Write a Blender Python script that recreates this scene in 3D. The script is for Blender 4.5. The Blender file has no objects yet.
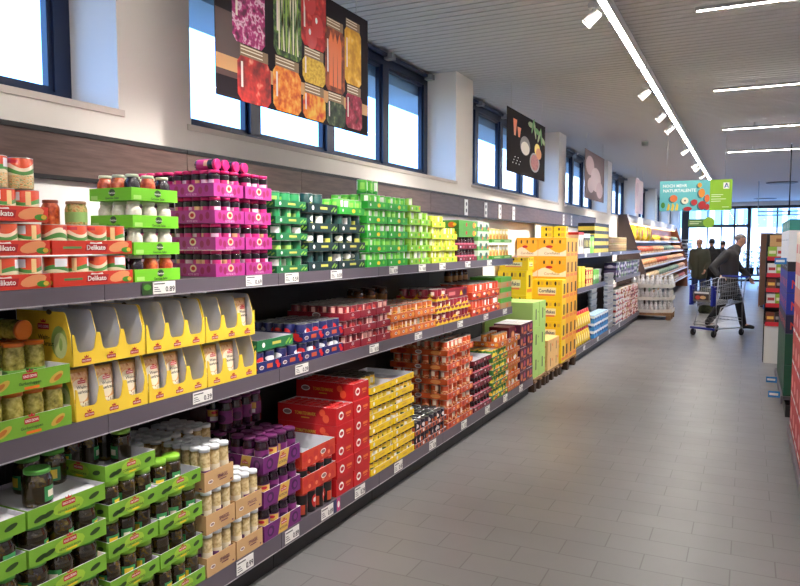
EXPO = 0.38; SKY = 6.0; SPOT_W = 230.0
import bpy, math, random
from mathutils import Vector, Matrix
R = random.Random(7)
SC = bpy.context.scene
COL = SC.collection
pi = math.pi

# ------------------------------------------------------------------ colour and materials
def lin(c):
    c /= 255.0
    return c / 12.92 if c <= 0.04045 else ((c + 0.055) / 1.055) ** 2.4
def C(r, g, b):
    return (lin(r), lin(g), lin(b), 1.0)
MATS = {}
def mat(name, col, rough=0.5, metal=0.0, coat=0.0, spec=0.5):
    if name in MATS: return MATS[name]
    m = bpy.data.materials.new(name); m.use_nodes = True
    p = m.node_tree.nodes['Principled BSDF']
    p.inputs['Base Color'].default_value = C(*col)
    p.inputs['Roughness'].default_value = rough
    p.inputs['Metallic'].default_value = metal
    p.inputs['Specular IOR Level'].default_value = spec
    p.inputs['Coat Weight'].default_value = coat
    p.inputs['Coat Roughness'].default_value = 0.08
    MATS[name] = m
    return m
def emit(name, col, strength):
    if name in MATS: return MATS[name]
    m = bpy.data.materials.new(name); m.use_nodes = True
    p = m.node_tree.nodes['Principled BSDF']
    p.inputs['Base Color'].default_value = (0.8, 0.8, 0.8, 1)
    p.inputs['Emission Color'].default_value = C(*col)
    p.inputs['Emission Strength'].default_value = strength
    MATS[name] = m
    return m
class NT:
    """small helper around one material's node tree"""
    def __init__(s, name, rough=0.5, coat=0.0, metal=0.0):
        s.m = bpy.data.materials.new(name); s.m.use_nodes = True
        s.t = s.m.node_tree; s.n = s.t.nodes; s.p = s.n['Principled BSDF']
        s.p.inputs['Roughness'].default_value = rough
        s.p.inputs['Coat Weight'].default_value = coat
        s.p.inputs['Coat Roughness'].default_value = 0.08
        s.p.inputs['Metallic'].default_value = metal
        MATS[name] = s.m
    def node(s, kind, **kw):
        n = s.n.new(kind)
        for k, v in kw.items(): setattr(n, k, v)
        return n
    def put(s, sock, v):
        if hasattr(v, 'is_output'): s.t.links.new(v, sock)
        else: sock.default_value = v
    def math(s, op, a, b=0.0):
        n = s.node('ShaderNodeMath', operation=op); s.put(n.inputs[0], a); s.put(n.inputs[1], b); return n.outputs[0]
    def mix(s, f, a, b):
        n = s.node('ShaderNodeMix', data_type='RGBA'); s.put(n.inputs[0], f); s.put(n.inputs[6], a); s.put(n.inputs[7], b); return n.outputs[2]
    def noise(s, vec, scale, detail=2.0, rough=0.5):
        n = s.node('ShaderNodeTexNoise'); s.put(n.inputs['Scale'], scale); n.inputs['Detail'].default_value = detail
        n.inputs['Roughness'].default_value = rough
        if vec is not None: s.put(n.inputs['Vector'], vec)
        return n
    def ramp(s, fac, stops):
        n = s.node('ShaderNodeValToRGB'); e = n.color_ramp.elements
        while len(e) < len(stops): e.new(0.5)
        for q, (pos, col) in zip(e, stops): q.position = pos; q.color = C(*col)
        s.put(n.inputs[0], fac); return n.outputs[0]
    def base(s, v): s.put(s.p.inputs['Base Color'], v)
    def bump(s, h, strength=0.3, dist=0.01):
        n = s.node('ShaderNodeBump'); n.inputs['Strength'].default_value = strength; n.inputs['Distance'].default_value = dist
        s.put(n.inputs['Height'], h); s.t.links.new(n.outputs[0], s.p.inputs['Normal'])
def mottle(name, stops, scale=40, rough=0.45, coat=0.0, kind='noise'):
    """a two-to-four colour speckle that sticks to the thing (contents seen in a jar, printed food pictures)"""
    if name in MATS: return MATS[name]
    t = NT(name, rough, coat)
    tc = t.node('ShaderNodeTexCoord').outputs['Object']
    if kind == 'cells':
        v = t.node('ShaderNodeTexVoronoi'); v.inputs['Scale'].default_value = scale; t.put(v.inputs['Vector'], tc)
        f = v.outputs['Distance']
    else:
        f = t.noise(tc, scale, 2.0, 0.6).outputs[0]
    t.base(t.ramp(f, stops)); return t.m
def wrap_print(name, base, layers, reps=2, rough=0.35, coat=0.2):
    """a printed wrap-round label: bands, rectangles, ellipses and food-picture speckle in the label's own u (around) and v (up)"""
    if name in MATS: return MATS[name]
    t = NT(name, rough, coat)
    uv = t.node('ShaderNodeUVMap').outputs[0]
    sx = t.node('ShaderNodeSeparateXYZ'); t.put(sx.inputs[0], uv)
    u = t.math('FRACT', t.math('MULTIPLY', sx.outputs[0], float(reps))); v = sx.outputs[1]
    col = C(*base)
    def between(a, lo, hi):
        return t.math('MULTIPLY', t.math('GREATER_THAN', a, lo), t.math('LESS_THAN', a, hi))
    for L in layers:
        k = L[0]
        if k == 'band': f = between(v, L[1], L[2]); c = C(*L[3])
        elif k == 'rect': f = t.math('MULTIPLY', between(u, L[1], L[2]), between(v, L[3], L[4])); c = C(*L[5])
        elif k == 'ell':
            a = t.math('DIVIDE', t.math('SUBTRACT', u, L[1]), L[3]); b = t.math('DIVIDE', t.math('SUBTRACT', v, L[2]), L[4])
            f = t.math('LESS_THAN', t.math('ADD', t.math('MULTIPLY', a, a), t.math('MULTIPLY', b, b)), 1.0); c = C(*L[5])
        elif k == 'wave':       # everything under a wavy edge
            e = t.math('ADD', L[1], t.math('MULTIPLY', L[2], t.math('SINE', t.math('MULTIPLY', u, 2 * pi))))
            f = t.math('LESS_THAN', v, e); c = C(*L[3])
        elif k == 'food':       # speckle picture between two heights
            nz = t.noise(uv, L[3], 1.0).outputs[0]
            f = between(v, L[1], L[2]); c = t.ramp(nz, L[4])
        col = t.mix(f, col, c)
    t.base(col); return t.m

# ------------------------------------------------------------------ text outlines
_GL = {}
def glyphs(s, bold=True):
    key = (s, bold)
    if key in _GL: return _GL[key]
    cu = bpy.data.curves.new('lettering', 'FONT'); cu.body = s; cu.size = 1.0; cu.resolution_u = 2
    if bold: cu.offset = 0.018
    o = bpy.data.objects.new('lettering', cu); COL.objects.link(o)
    dg = bpy.context.evaluated_depsgraph_get(); ev = o.evaluated_get(dg); me = ev.to_mesh()
    vs = [v.co.copy() for v in me.vertices]; fs = [tuple(p.vertices) for p in me.polygons]
    ev.to_mesh_clear(); bpy.data.objects.remove(o); bpy.data.curves.remove(cu)
    x0 = min(v.x for v in vs); x1 = max(v.x for v in vs); y0 = min(v.y for v in vs); y1 = max(v.y for v in vs)
    _GL[key] = ([((v.x - (x0 + x1) / 2), (v.y - (y0 + y1) / 2)) for v in vs], fs, x1 - x0, y1 - y0)
    return _GL[key]

# ------------------------------------------------------------------ mesh builder
class MB:
    def __init__(s): s.v = []; s.f = []; s.mi = []; s.uv = []; s.sm = []; s.ms = []
    def slot(s, m):
        if m not in s.ms: s.ms.append(m)
        return s.ms.index(m)
    def face(s, idx, m, uv=None, smooth=False):
        s.f.append(tuple(idx)); s.mi.append(s.slot(m)); s.sm.append(smooth)
        n = len(idx)
        s.uv.append(uv or ([(0, 0), (1, 0), (1, 1), (0, 1)] if n == 4 else [(0.5, 0.5)] * n))
    def add(s, pts):
        b = len(s.v); s.v.extend([tuple(p) for p in pts]); return b
    def quad(s, a, b, c, d, m):
        i = s.add([a, b, c, d]); s.face((i, i + 1, i + 2, i + 3), m)
    def poly(s, pts, m):
        i = s.add(pts); s.face(range(i, i + len(pts)), m)
    def box(s, x0, x1, y0, y1, z0, z1, m, top=None):
        i = s.add([(x0, y0, z0), (x1, y0, z0), (x1, y1, z0), (x0, y1, z0), (x0, y0, z1), (x1, y0, z1), (x1, y1, z1), (x0, y1, z1)])
        for k, q in enumerate(((3, 2, 1, 0), (4, 5, 6, 7), (0, 1, 5, 4), (1, 2, 6, 5), (2, 3, 7, 6), (3, 0, 4, 7))):
            s.face([i + a for a in q], top if (top and k == 1) else m)
    def prism(s, pts, axis, a0, a1, m):
        """polygon pts (two coordinates) extruded along axis 0/1/2"""
        def P(p, a):
            q = list(p); q.insert(axis, a); return tuple(q)
        n = len(pts); i = s.add([P(p, a0) for p in pts] + [P(p, a1) for p in pts])
        s.face(range(i, i + n), m); s.face(range(i + 2 * n - 1, i + n - 1, -1), m)
        for k in range(n):
            j = (k + 1) % n; s.face((i + k, i + j, i + n + j, i + n + k), m)
    def lathe(s, prof, m, n=16, c=(0, 0, 0), cap0=True, cap1=True, mtop=None, axis=2, smooth=True):
        z0, z1 = prof[0][1], prof[-1][1]; dz = (z1 - z0) or 1
        b = len(s.v)
        def P(r, z, a):
            x, y = r * math.cos(a), r * math.sin(a)
            q = (x, y, z) if axis == 2 else ((z, x, y) if axis == 0 else (y, z, x))
            return (c[0] + q[0], c[1] + q[1], c[2] + q[2])
        for r, z in prof:
            for k in range(n): s.v.append(P(r, z, 2 * pi * k / n))
        for j in range(len(prof) - 1):
            va, vb = (prof[j][1] - z0) / dz, (prof[j + 1][1] - z0) / dz
            for k in range(n):
                k2 = (k + 1) % n
                s.face((b + j * n + k, b + j * n + k2, b + (j + 1) * n + k2, b + (j + 1) * n + k), m,
                       [(k / n, va), ((k + 1) / n, va), ((k + 1) / n, vb), (k / n, vb)], smooth)
        if cap0: s.face([b + k for k in range(n - 1, -1, -1)], m, [(0.5, 0.01)] * n)
        if cap1: s.face([b + (len(prof) - 1) * n + k for k in range(n)], mtop or m, [(0.5, 0.99)] * n)
    def tube(s, pts, r, m, n=6, closed=False):
        pts = [Vector(p) for p in pts]; b = len(s.v); N = len(pts)
        for i, p in enumerate(pts):
            t = (pts[(i + 1) % N if closed else min(i + 1, N - 1)] - pts[(i - 1) if closed else max(i - 1, 0)]).normalized()
            u = t.cross(Vector((0, 0, 1)))
            if u.length < 1e-3: u = t.cross(Vector((1, 0, 0)))
            u.normalize(); w = t.cross(u)
            for k in range(n):
                a = 2 * pi * k / n; q = p + (u * math.cos(a) + w * math.sin(a)) * r; s.v.append(tuple(q))
        for i in range(N if closed else N - 1):
            i2 = (i + 1) % N
            for k in range(n):
                k2 = (k + 1) % n; s.face((b + i * n + k, b + i * n + k2, b + i2 * n + k2, b + i2 * n + k), m, None, True)
        if not closed:
            s.face([b + k for k in range(n - 1, -1, -1)], m); s.face([b + (N - 1) * n + k for k in range(n)], m)
    def ball(s, c, rx, ry, rz, m, n=10, k=6):
        b = len(s.v)
        for j in range(1, k):
            th = pi * j / k
            for i in range(n):
                a = 2 * pi * i / n
                s.v.append((c[0] + rx * math.sin(th) * math.cos(a), c[1] + ry * math.sin(th) * math.sin(a), c[2] - rz * math.cos(th)))
        lo = s.add([(c[0], c[1], c[2] - rz)]); hi = s.add([(c[0], c[1], c[2] + rz)])
        for j in range(k - 2):
            for i in range(n):
                i2 = (i + 1) % n; s.face((b + j * n + i, b + j * n + i2, b + (j + 1) * n + i2, b + (j + 1) * n + i), m, None, True)
        for i in range(n):
            i2 = (i + 1) % n
            s.face((lo, b + i2, b + i), m, None, True); s.face((hi, b + (k - 2) * n + i, b + (k - 2) * n + i2), m, None, True)
    def build(s, name, parent=None, loc=(0, 0, 0)):
        me = bpy.data.meshes.new(name); me.from_pydata(s.v, [], s.f)
        for m in s.ms: me.materials.append(m)
        me.polygons.foreach_set('material_index', s.mi); me.polygons.foreach_set('use_smooth', s.sm)
        ul = me.uv_layers.new(name='UVMap'); flat = []
        for u in s.uv:
            for a in u: flat.extend(a)
        ul.data.foreach_set('uv', flat); me.update()
        o = bpy.data.objects.new(name, me); COL.objects.link(o); o.location = loc
        if parent: o.parent = parent
        return o
class Face2D:
    """draws flat print on one face: origin at the face's bottom centre, u to the viewer's right, v up"""
    def __init__(s, mb, o, right, up):
        s.mb = mb; s.o = Vector(o); s.r = Vector(right).normalized(); s.u = Vector(up).normalized(); s.n = s.r.cross(s.u)
    def P(s, a, b, l): return tuple(s.o + s.r * a + s.u * b + s.n * (0.0006 + 0.0004 * l))
    def poly(s, pts, m, l=0): s.mb.poly([s.P(a, b, l) for a, b in pts], m)
    def rect(s, a0, b0, a1, b1, m, l=0): s.poly([(a0, b0), (a1, b0), (a1, b1), (a0, b1)], m, l)
    def ell(s, a, b, ra, rb, m, l=0, n=12, rot=0.0):
        c, q = math.cos(rot), math.sin(rot)
        s.poly([(a + c * ra * math.cos(t) - q * rb * math.sin(t), b + q * ra * math.cos(t) + c * rb * math.sin(t)) for t in [2 * pi * k / n for k in range(n)]], m, l)
    def text(s, t, a, b, h, m, l=2, maxw=None, bold=True):
        vs, fs, w, hh = glyphs(t, bold); k = h / hh
        if maxw and w * k > maxw: kx = maxw / w
        else: kx = k
        i = s.mb.add([s.P(a + x * kx, b + y * k, l) for x, y in vs])
        for f in fs: s.mb.face([i + q for q in f], m)

# ------------------------------------------------------------------ scene bookkeeping
def tag(o, label, cat, group=None):
    o['label'] = label; o['category'] = cat
    if group: o['group'] = group
    return o
def empty(name, loc=(0, 0, 0)):
    o = bpy.data.objects.new(name, None); COL.objects.link(o); o.location = loc; o.empty_display_size = 0.05; return o
def struct(o):
    o['kind'] = 'structure'; return o
USED = set()
KIDS = {}
def kids(o):
    if o.name not in KIDS: KIDS[o.name] = list(o.children)
    return KIDS[o.name]
def place(proto, loc, rz=0.0, label=None, cat=None, group=None, rot=None):
    """the first call moves the first-built thing itself, later calls copy it with its parts and sub-parts"""
    if proto.name not in USED:
        USED.add(proto.name); kids(proto); r = proto
        for c in kids(proto): kids(c)
    else:
        r = proto.copy(); COL.objects.link(r)
        for c in kids(proto):
            d = c.copy(); COL.objects.link(d); d.parent = r
            for g in kids(c):
                e = g.copy(); COL.objects.link(e); e.parent = d
    r.location = loc; r.rotation_euler = rot or (0, 0, rz)
    if label: r['label'] = label
    if cat: r['category'] = cat
    if group: r['group'] = group
    elif 'group' in r: del r['group']
    return r
ORD = 'first second third fourth fifth sixth seventh eighth ninth tenth eleventh twelfth thirteenth fourteenth fifteenth sixteenth seventeenth eighteenth nineteenth twentieth'.split()
ROWS = ['front row', 'second row', 'third row', 'fourth row', 'fifth row', 'sixth row', 'seventh row', 'eighth row', 'ninth row', 'tenth row', 'eleventh row', 'back row']

# ------------------------------------------------------------------ common materials
WHITE = mat('white_print', (245, 243, 238), 0.45)
BLACK = mat('black_print', (18, 16, 18), 0.5)
CARD_IN = mat('grey_board_inside', (226, 226, 232), 0.7)
KRAFT = mat('kraft_board', (200, 160, 112), 0.7)
METAL = mat('tin_metal', (205, 203, 198), 0.28, 1.0)
CHROME = mat('chrome_wire', (200, 200, 205), 0.22, 1.0)
REDB = mat('red_badge', (190, 28, 40), 0.45)
GOLD = mat('gold_print', (222, 178, 60), 0.45)
YEL = mat('yellow_print', (246, 208, 32), 0.45)
ORG = mat('orange_print', (232, 120, 34), 0.45)
GRN = mat('leaf_green_print', (70, 140, 40), 0.45)
DGRN = mat('dark_green_print', (44, 74, 34), 0.45)
# ------------------------------------------------------------------ camera (a step from the aisle's middle, 1.6 m up)
H = 1.6; TH = math.radians(26.0554); PT = math.radians(4.02826)
cam = bpy.data.cameras.new('camera'); cam.sensor_width = 36; cam.lens = 710 / 800 * 36; cam.clip_end = 300
co = bpy.data.objects.new('camera', cam); COL.objects.link(co); SC.camera = co
fw = Vector((-math.sin(TH) * math.cos(PT), math.cos(TH) * math.cos(PT), -math.sin(PT)))
rt = Vector((math.cos(TH), math.sin(TH), 0)); up = rt.cross(fw)
co.matrix_world = Matrix(((rt.x, up.x, -fw.x, 0), (rt.y, up.y, -fw.y, 0), (rt.z, up.z, -fw.z, H), (0, 0, 0, 1)))
vs = SC.view_settings; vs.view_transform = 'Standard'; vs.look = 'None'; vs.gamma = 1.0; vs.exposure = EXPO; vs.use_curve_mapping = False
SC.cycles.use_denoising = True; SC.cycles.max_bounces = 8; SC.cycles.diffuse_bounces = 4; SC.cycles.transparent_max_bounces = 12

# ------------------------------------------------------------------ daylight
w = bpy.data.worlds.new('sky'); SC.world = w; w.use_nodes = True
wt = w.node_tree; bg = wt.nodes['Background']
tc = wt.nodes.new('ShaderNodeTexCoord'); sx = wt.nodes.new('ShaderNodeSeparateXYZ'); rp = wt.nodes.new('ShaderNodeValToRGB')
wt.links.new(tc.outputs['Generated'], sx.inputs[0]); ma = wt.nodes.new('ShaderNodeMath'); ma.operation = 'MULTIPLY_ADD'; ma.inputs[1].default_value = 0.5; ma.inputs[2].default_value = 0.5; wt.links.new(sx.outputs[2], ma.inputs[0]); wt.links.new(ma.outputs[0], rp.inputs[0]); wt.links.new(rp.outputs[0], bg.inputs[0])
e = rp.color_ramp.elements; e[0].position = 0.495; e[0].color = (0.07, 0.075, 0.08, 1); e[1].position = 0.505; e[1].color = (0.25, 0.52, 1.0, 1); e.new(0.72).color = (0.18, 0.44, 1.0, 1)
bg.inputs[1].default_value = SKY

sl = bpy.data.lights.new('sun', 'SUN'); sl.energy = 6.0; sl.color = (1.0, 0.93, 0.82); sl.angle = 0.02
so = bpy.data.objects.new('sun', sl); COL.objects.link(so); so.rotation_euler = Vector((-0.5, 1.0, -0.75)).to_track_quat('-Z', 'Y').to_euler()
# ------------------------------------------------------------------ room shell
def wood(name, c0, c1, axis_scale, rough=0.45):
    t = NT(name, rough)
    m = t.node('ShaderNodeMapping'); t.put(m.inputs[0], t.node('ShaderNodeTexCoord').outputs['Object']); m.inputs['Scale'].default_value = axis_scale
    a = t.noise(m.outputs[0], 4.0, 5.0, 0.6).outputs[0]
    t.base(t.ramp(a, [(0.3, c0), (0.7, c1)])); return t.m
t = NT('floor_tile', 0.32)
mp = t.node('ShaderNodeMapping'); t.put(mp.inputs[0], t.node('ShaderNodeTexCoord').outputs['Object']); mp.inputs['Location'].default_value = (0.03, 0.05, 0)
br = t.node('ShaderNodeTexBrick', offset=0.5); t.put(br.inputs['Vector'], mp.outputs[0])
br.inputs['Color1'].default_value = C(117, 115, 116); br.inputs['Color2'].default_value = C(112, 110, 111); br.inputs['Mortar'].default_value = C(88, 86, 87)
br.inputs['Scale'].default_value = 1.0; br.inputs['Mortar Size'].default_value = 0.003; br.inputs['Brick Width'].default_value = 0.4; br.inputs['Row Height'].default_value = 0.19
nz = t.noise(mp.outputs[0], 3.0, 4.0, 0.6).outputs[0]
t.base(t.mix(t.math('MULTIPLY', nz, 0.25), br.outputs[0], C(108, 105, 105)))
t.put(t.p.inputs['Roughness'], t.math('ADD', 0.31, t.math('MULTIPLY', nz, 0.16)))
FLOOR = t.m
XW = -2.65; XR = 9.0; Y0, Y1 = -6.0, 33.0; ZC = 3.3
b = MB(); b.box(-2.65, XR, Y0, Y1 + 0.3, -0.1, 0, FLOOR); struct(b.build('floor'))
PLASTER = mat('plaster', (250, 243, 234), 0.75)
SLAT = mat('ceiling_slats', (214, 212, 212), 0.55, 0.0, 0.0, 0.25)
DARKGAP = mat('slat_gap', (38, 36, 36), 0.7)
b = MB(); y = Y0
while y < Y1 + 0.3:
    for (ya, za, yb, zb, m) in ((y, ZC, y + 0.08, ZC, SLAT), (y + 0.08, ZC, y + 0.082, ZC + 0.014, SLAT), (y + 0.082, ZC + 0.014, y + 0.097, ZC + 0.014, DARKGAP), (y + 0.097, ZC + 0.014, y + 0.1, ZC, SLAT)):
        b.quad((-3.05, ya, za), (-3.05, yb, zb), (XR, yb, zb), (XR, ya, za), m)
    y += 0.1
b.box(-3.05, XR, Y0, Y1 + 0.3, ZC + 0.03, ZC + 0.25, SLAT)
struct(b.build('ceiling'))
OPEN = [(-5.55, -1.8), (-1.3, 2.44), (2.92, 6.69), (7.17, 10.98), (11.45, 15.2), (15.7, 19.4), (19.9, 23.6), (24.1, 27.8), (28.3, 32.0)]
ZS = 2.22
b = MB(); b.box(-3.05, XW, Y0, Y1, 0, ZS, PLASTER)
prev = Y0
for a, c in OPEN + [(Y1, Y1)]:
    if a > prev: b.box(-3.05, XW, prev, a, ZS, ZC, PLASTER)
    prev = c
struct(b.build('wall_left'))
b = MB(); b.box(XW, XR, Y0 - 0.2, Y0, 0, ZC, PLASTER); struct(b.build('wall_front'))
b = MB(); b.box(XR, XR + 0.2, Y0, Y1, 0, ZC, PLASTER); struct(b.build('wall_right'))
TRIM = mat('sill_trim', (226, 214, 204), 0.6)
for i, (a, c) in enumerate(OPEN):
    b = MB(); b.box(XW, XW + 0.008, a - 0.03, c + 0.03, ZS - 0.03, ZS, TRIM); struct(b.build('trim_%d' % (i + 1)))
NAVY = mat('window_frame_navy', (20, 34, 66), 0.35)
g = NT('window_glass', 0.05)
lw = g.node('ShaderNodeLayerWeight'); lwf = g.math('ADD', 0.02, g.math('MULTIPLY', 0.3, g.math('POWER', lw.outputs['Facing'], 5.0)))
tr = g.node('ShaderNodeBsdfTransparent'); gl = g.node('ShaderNodeBsdfGlossy'); gl.inputs['Roughness'].default_value = 0.02
mx = g.node('ShaderNodeMixShader'); g.t.links.new(lwf, mx.inputs[0]); g.t.links.new(tr.outputs[0], mx.inputs[1]); g.t.links.new(gl.outputs[0], mx.inputs[2])
g.t.links.new(mx.outputs[0], g.n['Material Output'].inputs[0])
tr.inputs[0].default_value = (0.94, 0.97, 1.0, 1)
GLASS = g.m
for i, (a, c) in enumerate(OPEN):
    b = MB(); x0, x1 = -3.02, -2.96
    b.box(x0, x1, a, c, ZS, ZS + 0.09, NAVY); b.box(x0, x1, a, c, ZC - 0.12, ZC, NAVY)
    b.box(x0, x1, a, a + 0.09, ZS + 0.09, ZC - 0.12, NAVY); b.box(x0, x1, c - 0.09, c, ZS + 0.09, ZC - 0.12, NAVY)
    n = 4; st = (c - a) / n
    for k in range(1, n): b.box(x0, x1 + 0.01, a + k * st - 0.055, a + k * st + 0.055, ZS + 0.09, ZC - 0.12, NAVY)
    for k in range(n):      # sash rims
        u0, u1 = a + k * st + (0.09 if k == 0 else 0.055), a + (k + 1) * st - (0.09 if k == n - 1 else 0.055)
        for (p0, p1, q0, q1) in ((u0, u1, ZS + 0.09, ZS + 0.115), (u0, u1, ZC - 0.145, ZC - 0.12), (u0, u0 + 0.025, ZS + 0.115, ZC - 0.145), (u1 - 0.025, u1, ZS + 0.115, ZC - 0.145)):
            b.box(x0 + 0.005, x1 - 0.015, p0, p1, q0, q1, NAVY)
    f = struct(b.build('window_%d' % (i + 1)))
    for k in range(n):
        u0, u1 = a + k * st + 0.05, a + (k + 1) * st - 0.05
        p = MB(); p.box(-2.996, -2.99, u0, u1, ZS + 0.09, ZC - 0.12, GLASS); p.build('pane', f)
    q = MB(); q.box(-2.945, -2.915, a + 0.02, c - 0.02, ZC - 0.055, ZC - 0.025, NAVY)
    for k in range(n + 1): q.box(-2.95, -2.87, min(max(a + k * st - 0.04, a + 0.03), c - 0.1), min(max(a + k * st + 0.04, a + 0.1), c - 0.03), ZC - 0.075, ZC - 0.025, mat('opener_grey', (150, 150, 155), 0.4))
    q.build('opener_rail', f)
b = MB(); b.box(-3.5, -3.05, Y0, Y1, 3.08, 3.34, mat('eave_sky_tint', (150, 196, 232), 0.6)); struct(b.build('roof_overhang'))  # white soffit; the sky's blue light is put into its colour

# ------------------------------------------------------------------ glass front at the far end
FR = mat('facade_frame', (30, 32, 38), 0.4)
b = MB()
for x, wd in ((-2.45, 0.3), (-1.57, 0.05), (-1.03, 0.05), (-0.53, 0.07), (0.02, 0.14), (1.05, 0.06), (2.1, 0.12), (3.2, 0.06), (4.3, 0.12), (5.5, 0.06), (6.7, 0.12), (7.9, 0.06)):
    b.box(x - wd / 2, x + wd / 2, Y1, Y1 + 0.1, 0, 3.1, FR)
b.box(XW, XR, Y1, Y1 + 0.12, 3.02, 3.14, FR); b.box(-2.3, 0.0, Y1, Y1 + 0.1, 2.26, 2.38, FR); b.box(XW, XR, Y1, Y1 + 0.1, 0, 0.08, FR)
f = struct(b.build('window_10'))
for x0, x1 in ((-2.3, -1.595), (-1.545, -1.055), (-1.005, -0.565), (-0.495, -0.05), (0.09, 2.04), (2.16, 4.24), (4.36, 6.64), (6.76, 8.98)):
    p = MB(); p.box(x0 - 0.01, x1 + 0.01, Y1 + 0.045, Y1 + 0.051, 0.06, 3.06, GLASS); p.build('pane', f)
b = MB(); b.box(XW, XR, Y1, Y1 + 0.2, 3.14, ZC, PLASTER); struct(b.build('wall_back'))
b = MB(); b.box(-40, 40, Y1 + 0.3, 90, -0.15, -0.02, mat('paving', (190, 190, 190), 0.8)); struct(b.build('ground_outside'))
o = empty('outside_building', (0, 70, -0.02)); tag(o, 'pale office building seen outside beyond the glass entrance front', 'building')
b = MB(); b.box(-25, 25, 0, 6, 0, 11, mat('pale_render', (232, 236, 240), 0.8)); b.build('wall_block', o)
for r in range(2):
    for k in range(12):
        b = MB(); b.box(-8.5 + k * 1.15, -7.75 + k * 1.15, -0.03, 0.02, 3.0 + r * 3.2, 4.6 + r * 3.2, mat('far_pane', (130, 178, 205), 0.3)); b.build('office_window', o)

# ------------------------------------------------------------------ lamps
LAMP = emit('lamp_diffuser', (255, 249, 242), 62.0)
TUBE = emit('tube_diffuser', (255, 246, 238), 60.0)
SPOTG = emit('spot_glass', (255, 240, 220), 12.0)
HOUSE = mat('lamp_white', (236, 235, 232), 0.4)
XT = -0.93
for i in range(15):
    y = -6 + 0.2 + i * 2.58
    o = empty('ceiling_light', (XT, y + 1.25, 3.22))
    tag(o, '%s white light strip of the long track over the aisle, counted from the near end' % ORD[i], 'lamp', 'light strips along the aisle track')
    b = MB(); b.box(-0.027, 0.027, -1.27, 1.27, 0.0, 0.08, HOUSE); b.build('housing', o)
    b = MB(); b.box(-0.023, 0.023, -1.25, 1.25, -0.002, -0.0005, LAMP); b.build('diffuser', o)
sp = None; HEADS = [(-1.6, 0), (2.7, 0), (5.2, 0), (8.05, 0), (9.6, 1), (10.7, 0), (13.4, 0), (15.9, 0), (16.6, 1), (18.6, 0), (21.2, 0), (24, 0), (27, 0)]
for i, (y, side) in enumerate(HEADS):
    if sp is None:
        sp = empty('track_spotlight')
        b = MB(); b.box(-0.13, -0.029, -0.03, 0.03, 0.01, 0.045, HOUSE); b.build('track_adapter', sp)
        b = MB(); b.tube([(-0.1, 0, 0.01), (-0.1, 0, -0.03)], 0.009, HOUSE); b.build('stem', sp)
        d = Vector((-0.75, 0.0, -0.66)).normalized()
        b = MB(); b.lathe([(0.025, -0.06), (0.036, -0.05), (0.04, 0.05), (0.043, 0.056)], HOUSE, 14, axis=2); 
        hd = b.build('lamp_head', sp, (-0.105, 0, -0.055)); hd.rotation_euler = (0, pi + math.atan2(0.75, 0.66), 0)
        b = MB(); b.lathe([(0.038, 0.0565), (0.036, 0.058)], SPOTG, 14); b.build('lamp_glass', hd)
        hd.rotation_euler = (0, math.radians(180 + 48), 0)
    place(sp, (XT, y, 3.235), 0, 'white spotlight head on the aisle track, %s from the near end' % ORD[i], 'spotlight', 'spotlights on the aisle track')
    L = bpy.data.lights.new('spot_beam', 'SPOT'); L.energy = SPOT_W; L.spot_size = math.radians(72); L.spot_blend = 0.9; L.color = (1.0, 0.96, 0.92); L.shadow_soft_size = 0.06
    lo = bpy.data.objects.new('spot_beam', L); COL.objects.link(lo); lo.location = (XT - 0.27, y, 3.06)
    dv = Vector((-1.08, 0.05, -2.0)); lo.rotation_euler = dv.to_track_quat('-Z', 'Y').to_euler()
tb = None; n = 0
for r, yy in enumerate([-3.24, -0.32, 2.6, 5.52, 8.44, 11.36, 14.2, 17.6, 21.0, 24.4, 27.8]):
    for c, x in enumerate((-0.383, 2.3, 5.0)):
        if r > 6 and c == 0: continue
        if tb is None:
            tb = empty('ceiling_tube_light')
            b = MB(); b.box(0, 2.4, -0.015, 0.015, 0.0, 0.026, mat('tube_housing', (170, 170, 172), 0.5)); [b.box(q, q + 0.02, -0.008, 0.008, 0.026, 0.074, HOUSE) for q in (0.4, 1.98)]; b.build('housing', tb)
            b = MB(); b.box(0.01, 2.39, -0.014, 0.014, -0.002, -0.0005, TUBE); b.build('diffuser', tb)
        place(tb, (x, yy, 3.226), 0, '%s crosswise ceiling tube from the near end, %s' % (ORD[r], ('row beside the aisle track', 'second row over', 'third row over')[c]), 'lamp', 'crosswise tube lights on the ceiling')
for x, y, lb in ((0.53, 30.7, 'round flat ceiling vent near the entrance glass'), (0.805, 22.8, 'round flat ceiling vent, the one nearer the camera')):
    o = empty('ceiling_vent', (x, y, 3.27)); tag(o, lb, 'vent')
    b = MB(); b.lathe([(0.36, 0), (0.4, 0.012), (0.4, 0.03)], mat('vent_grey', (120, 118, 120), 0.5), 24); b.build('disc', o)
    b = MB(); b.lathe([(0.22, -0.01), (0.25, -0.001)], mat('vent_ring', (150, 148, 150), 0.5), 24); b.build('inner_ring', o)
b = MB(); b.box(-0.05, 0.05, -0.05, 0.05, 0, 0.015, HOUSE); b.lathe([(0.05, -0.06), (0.055, 0.0)], mat('sensor_grey', (170, 170, 172), 0.5), 14)
tag(b.build('smoke_detector', None, (-1.6, 12.6, 3.28)), 'small grey detector fixed to the slatted ceiling near the windows', 'detector')
o = empty('ceiling_pole', (0.62, 14.0, 0)); tag(o, 'thin dark pole hanging down from the ceiling above the shelves', 'pole')
b = MB(); b.tube([(0, 0, 2.1), (0, 0, 3.3)], 0.012, FR); b.build('rod', o)
b = MB(); b.tube([(0, 0, 2.08), (0, 0, 2.16)], 0.022, FR); b.build('end_cap', o)
b = MB()
for z in (2.36, 2.46): b.tube([(-0.3, 0, z), (2.5, 0, z)], 0.02, mat('rail_blue_grey', (150, 165, 180), 0.4))
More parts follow.
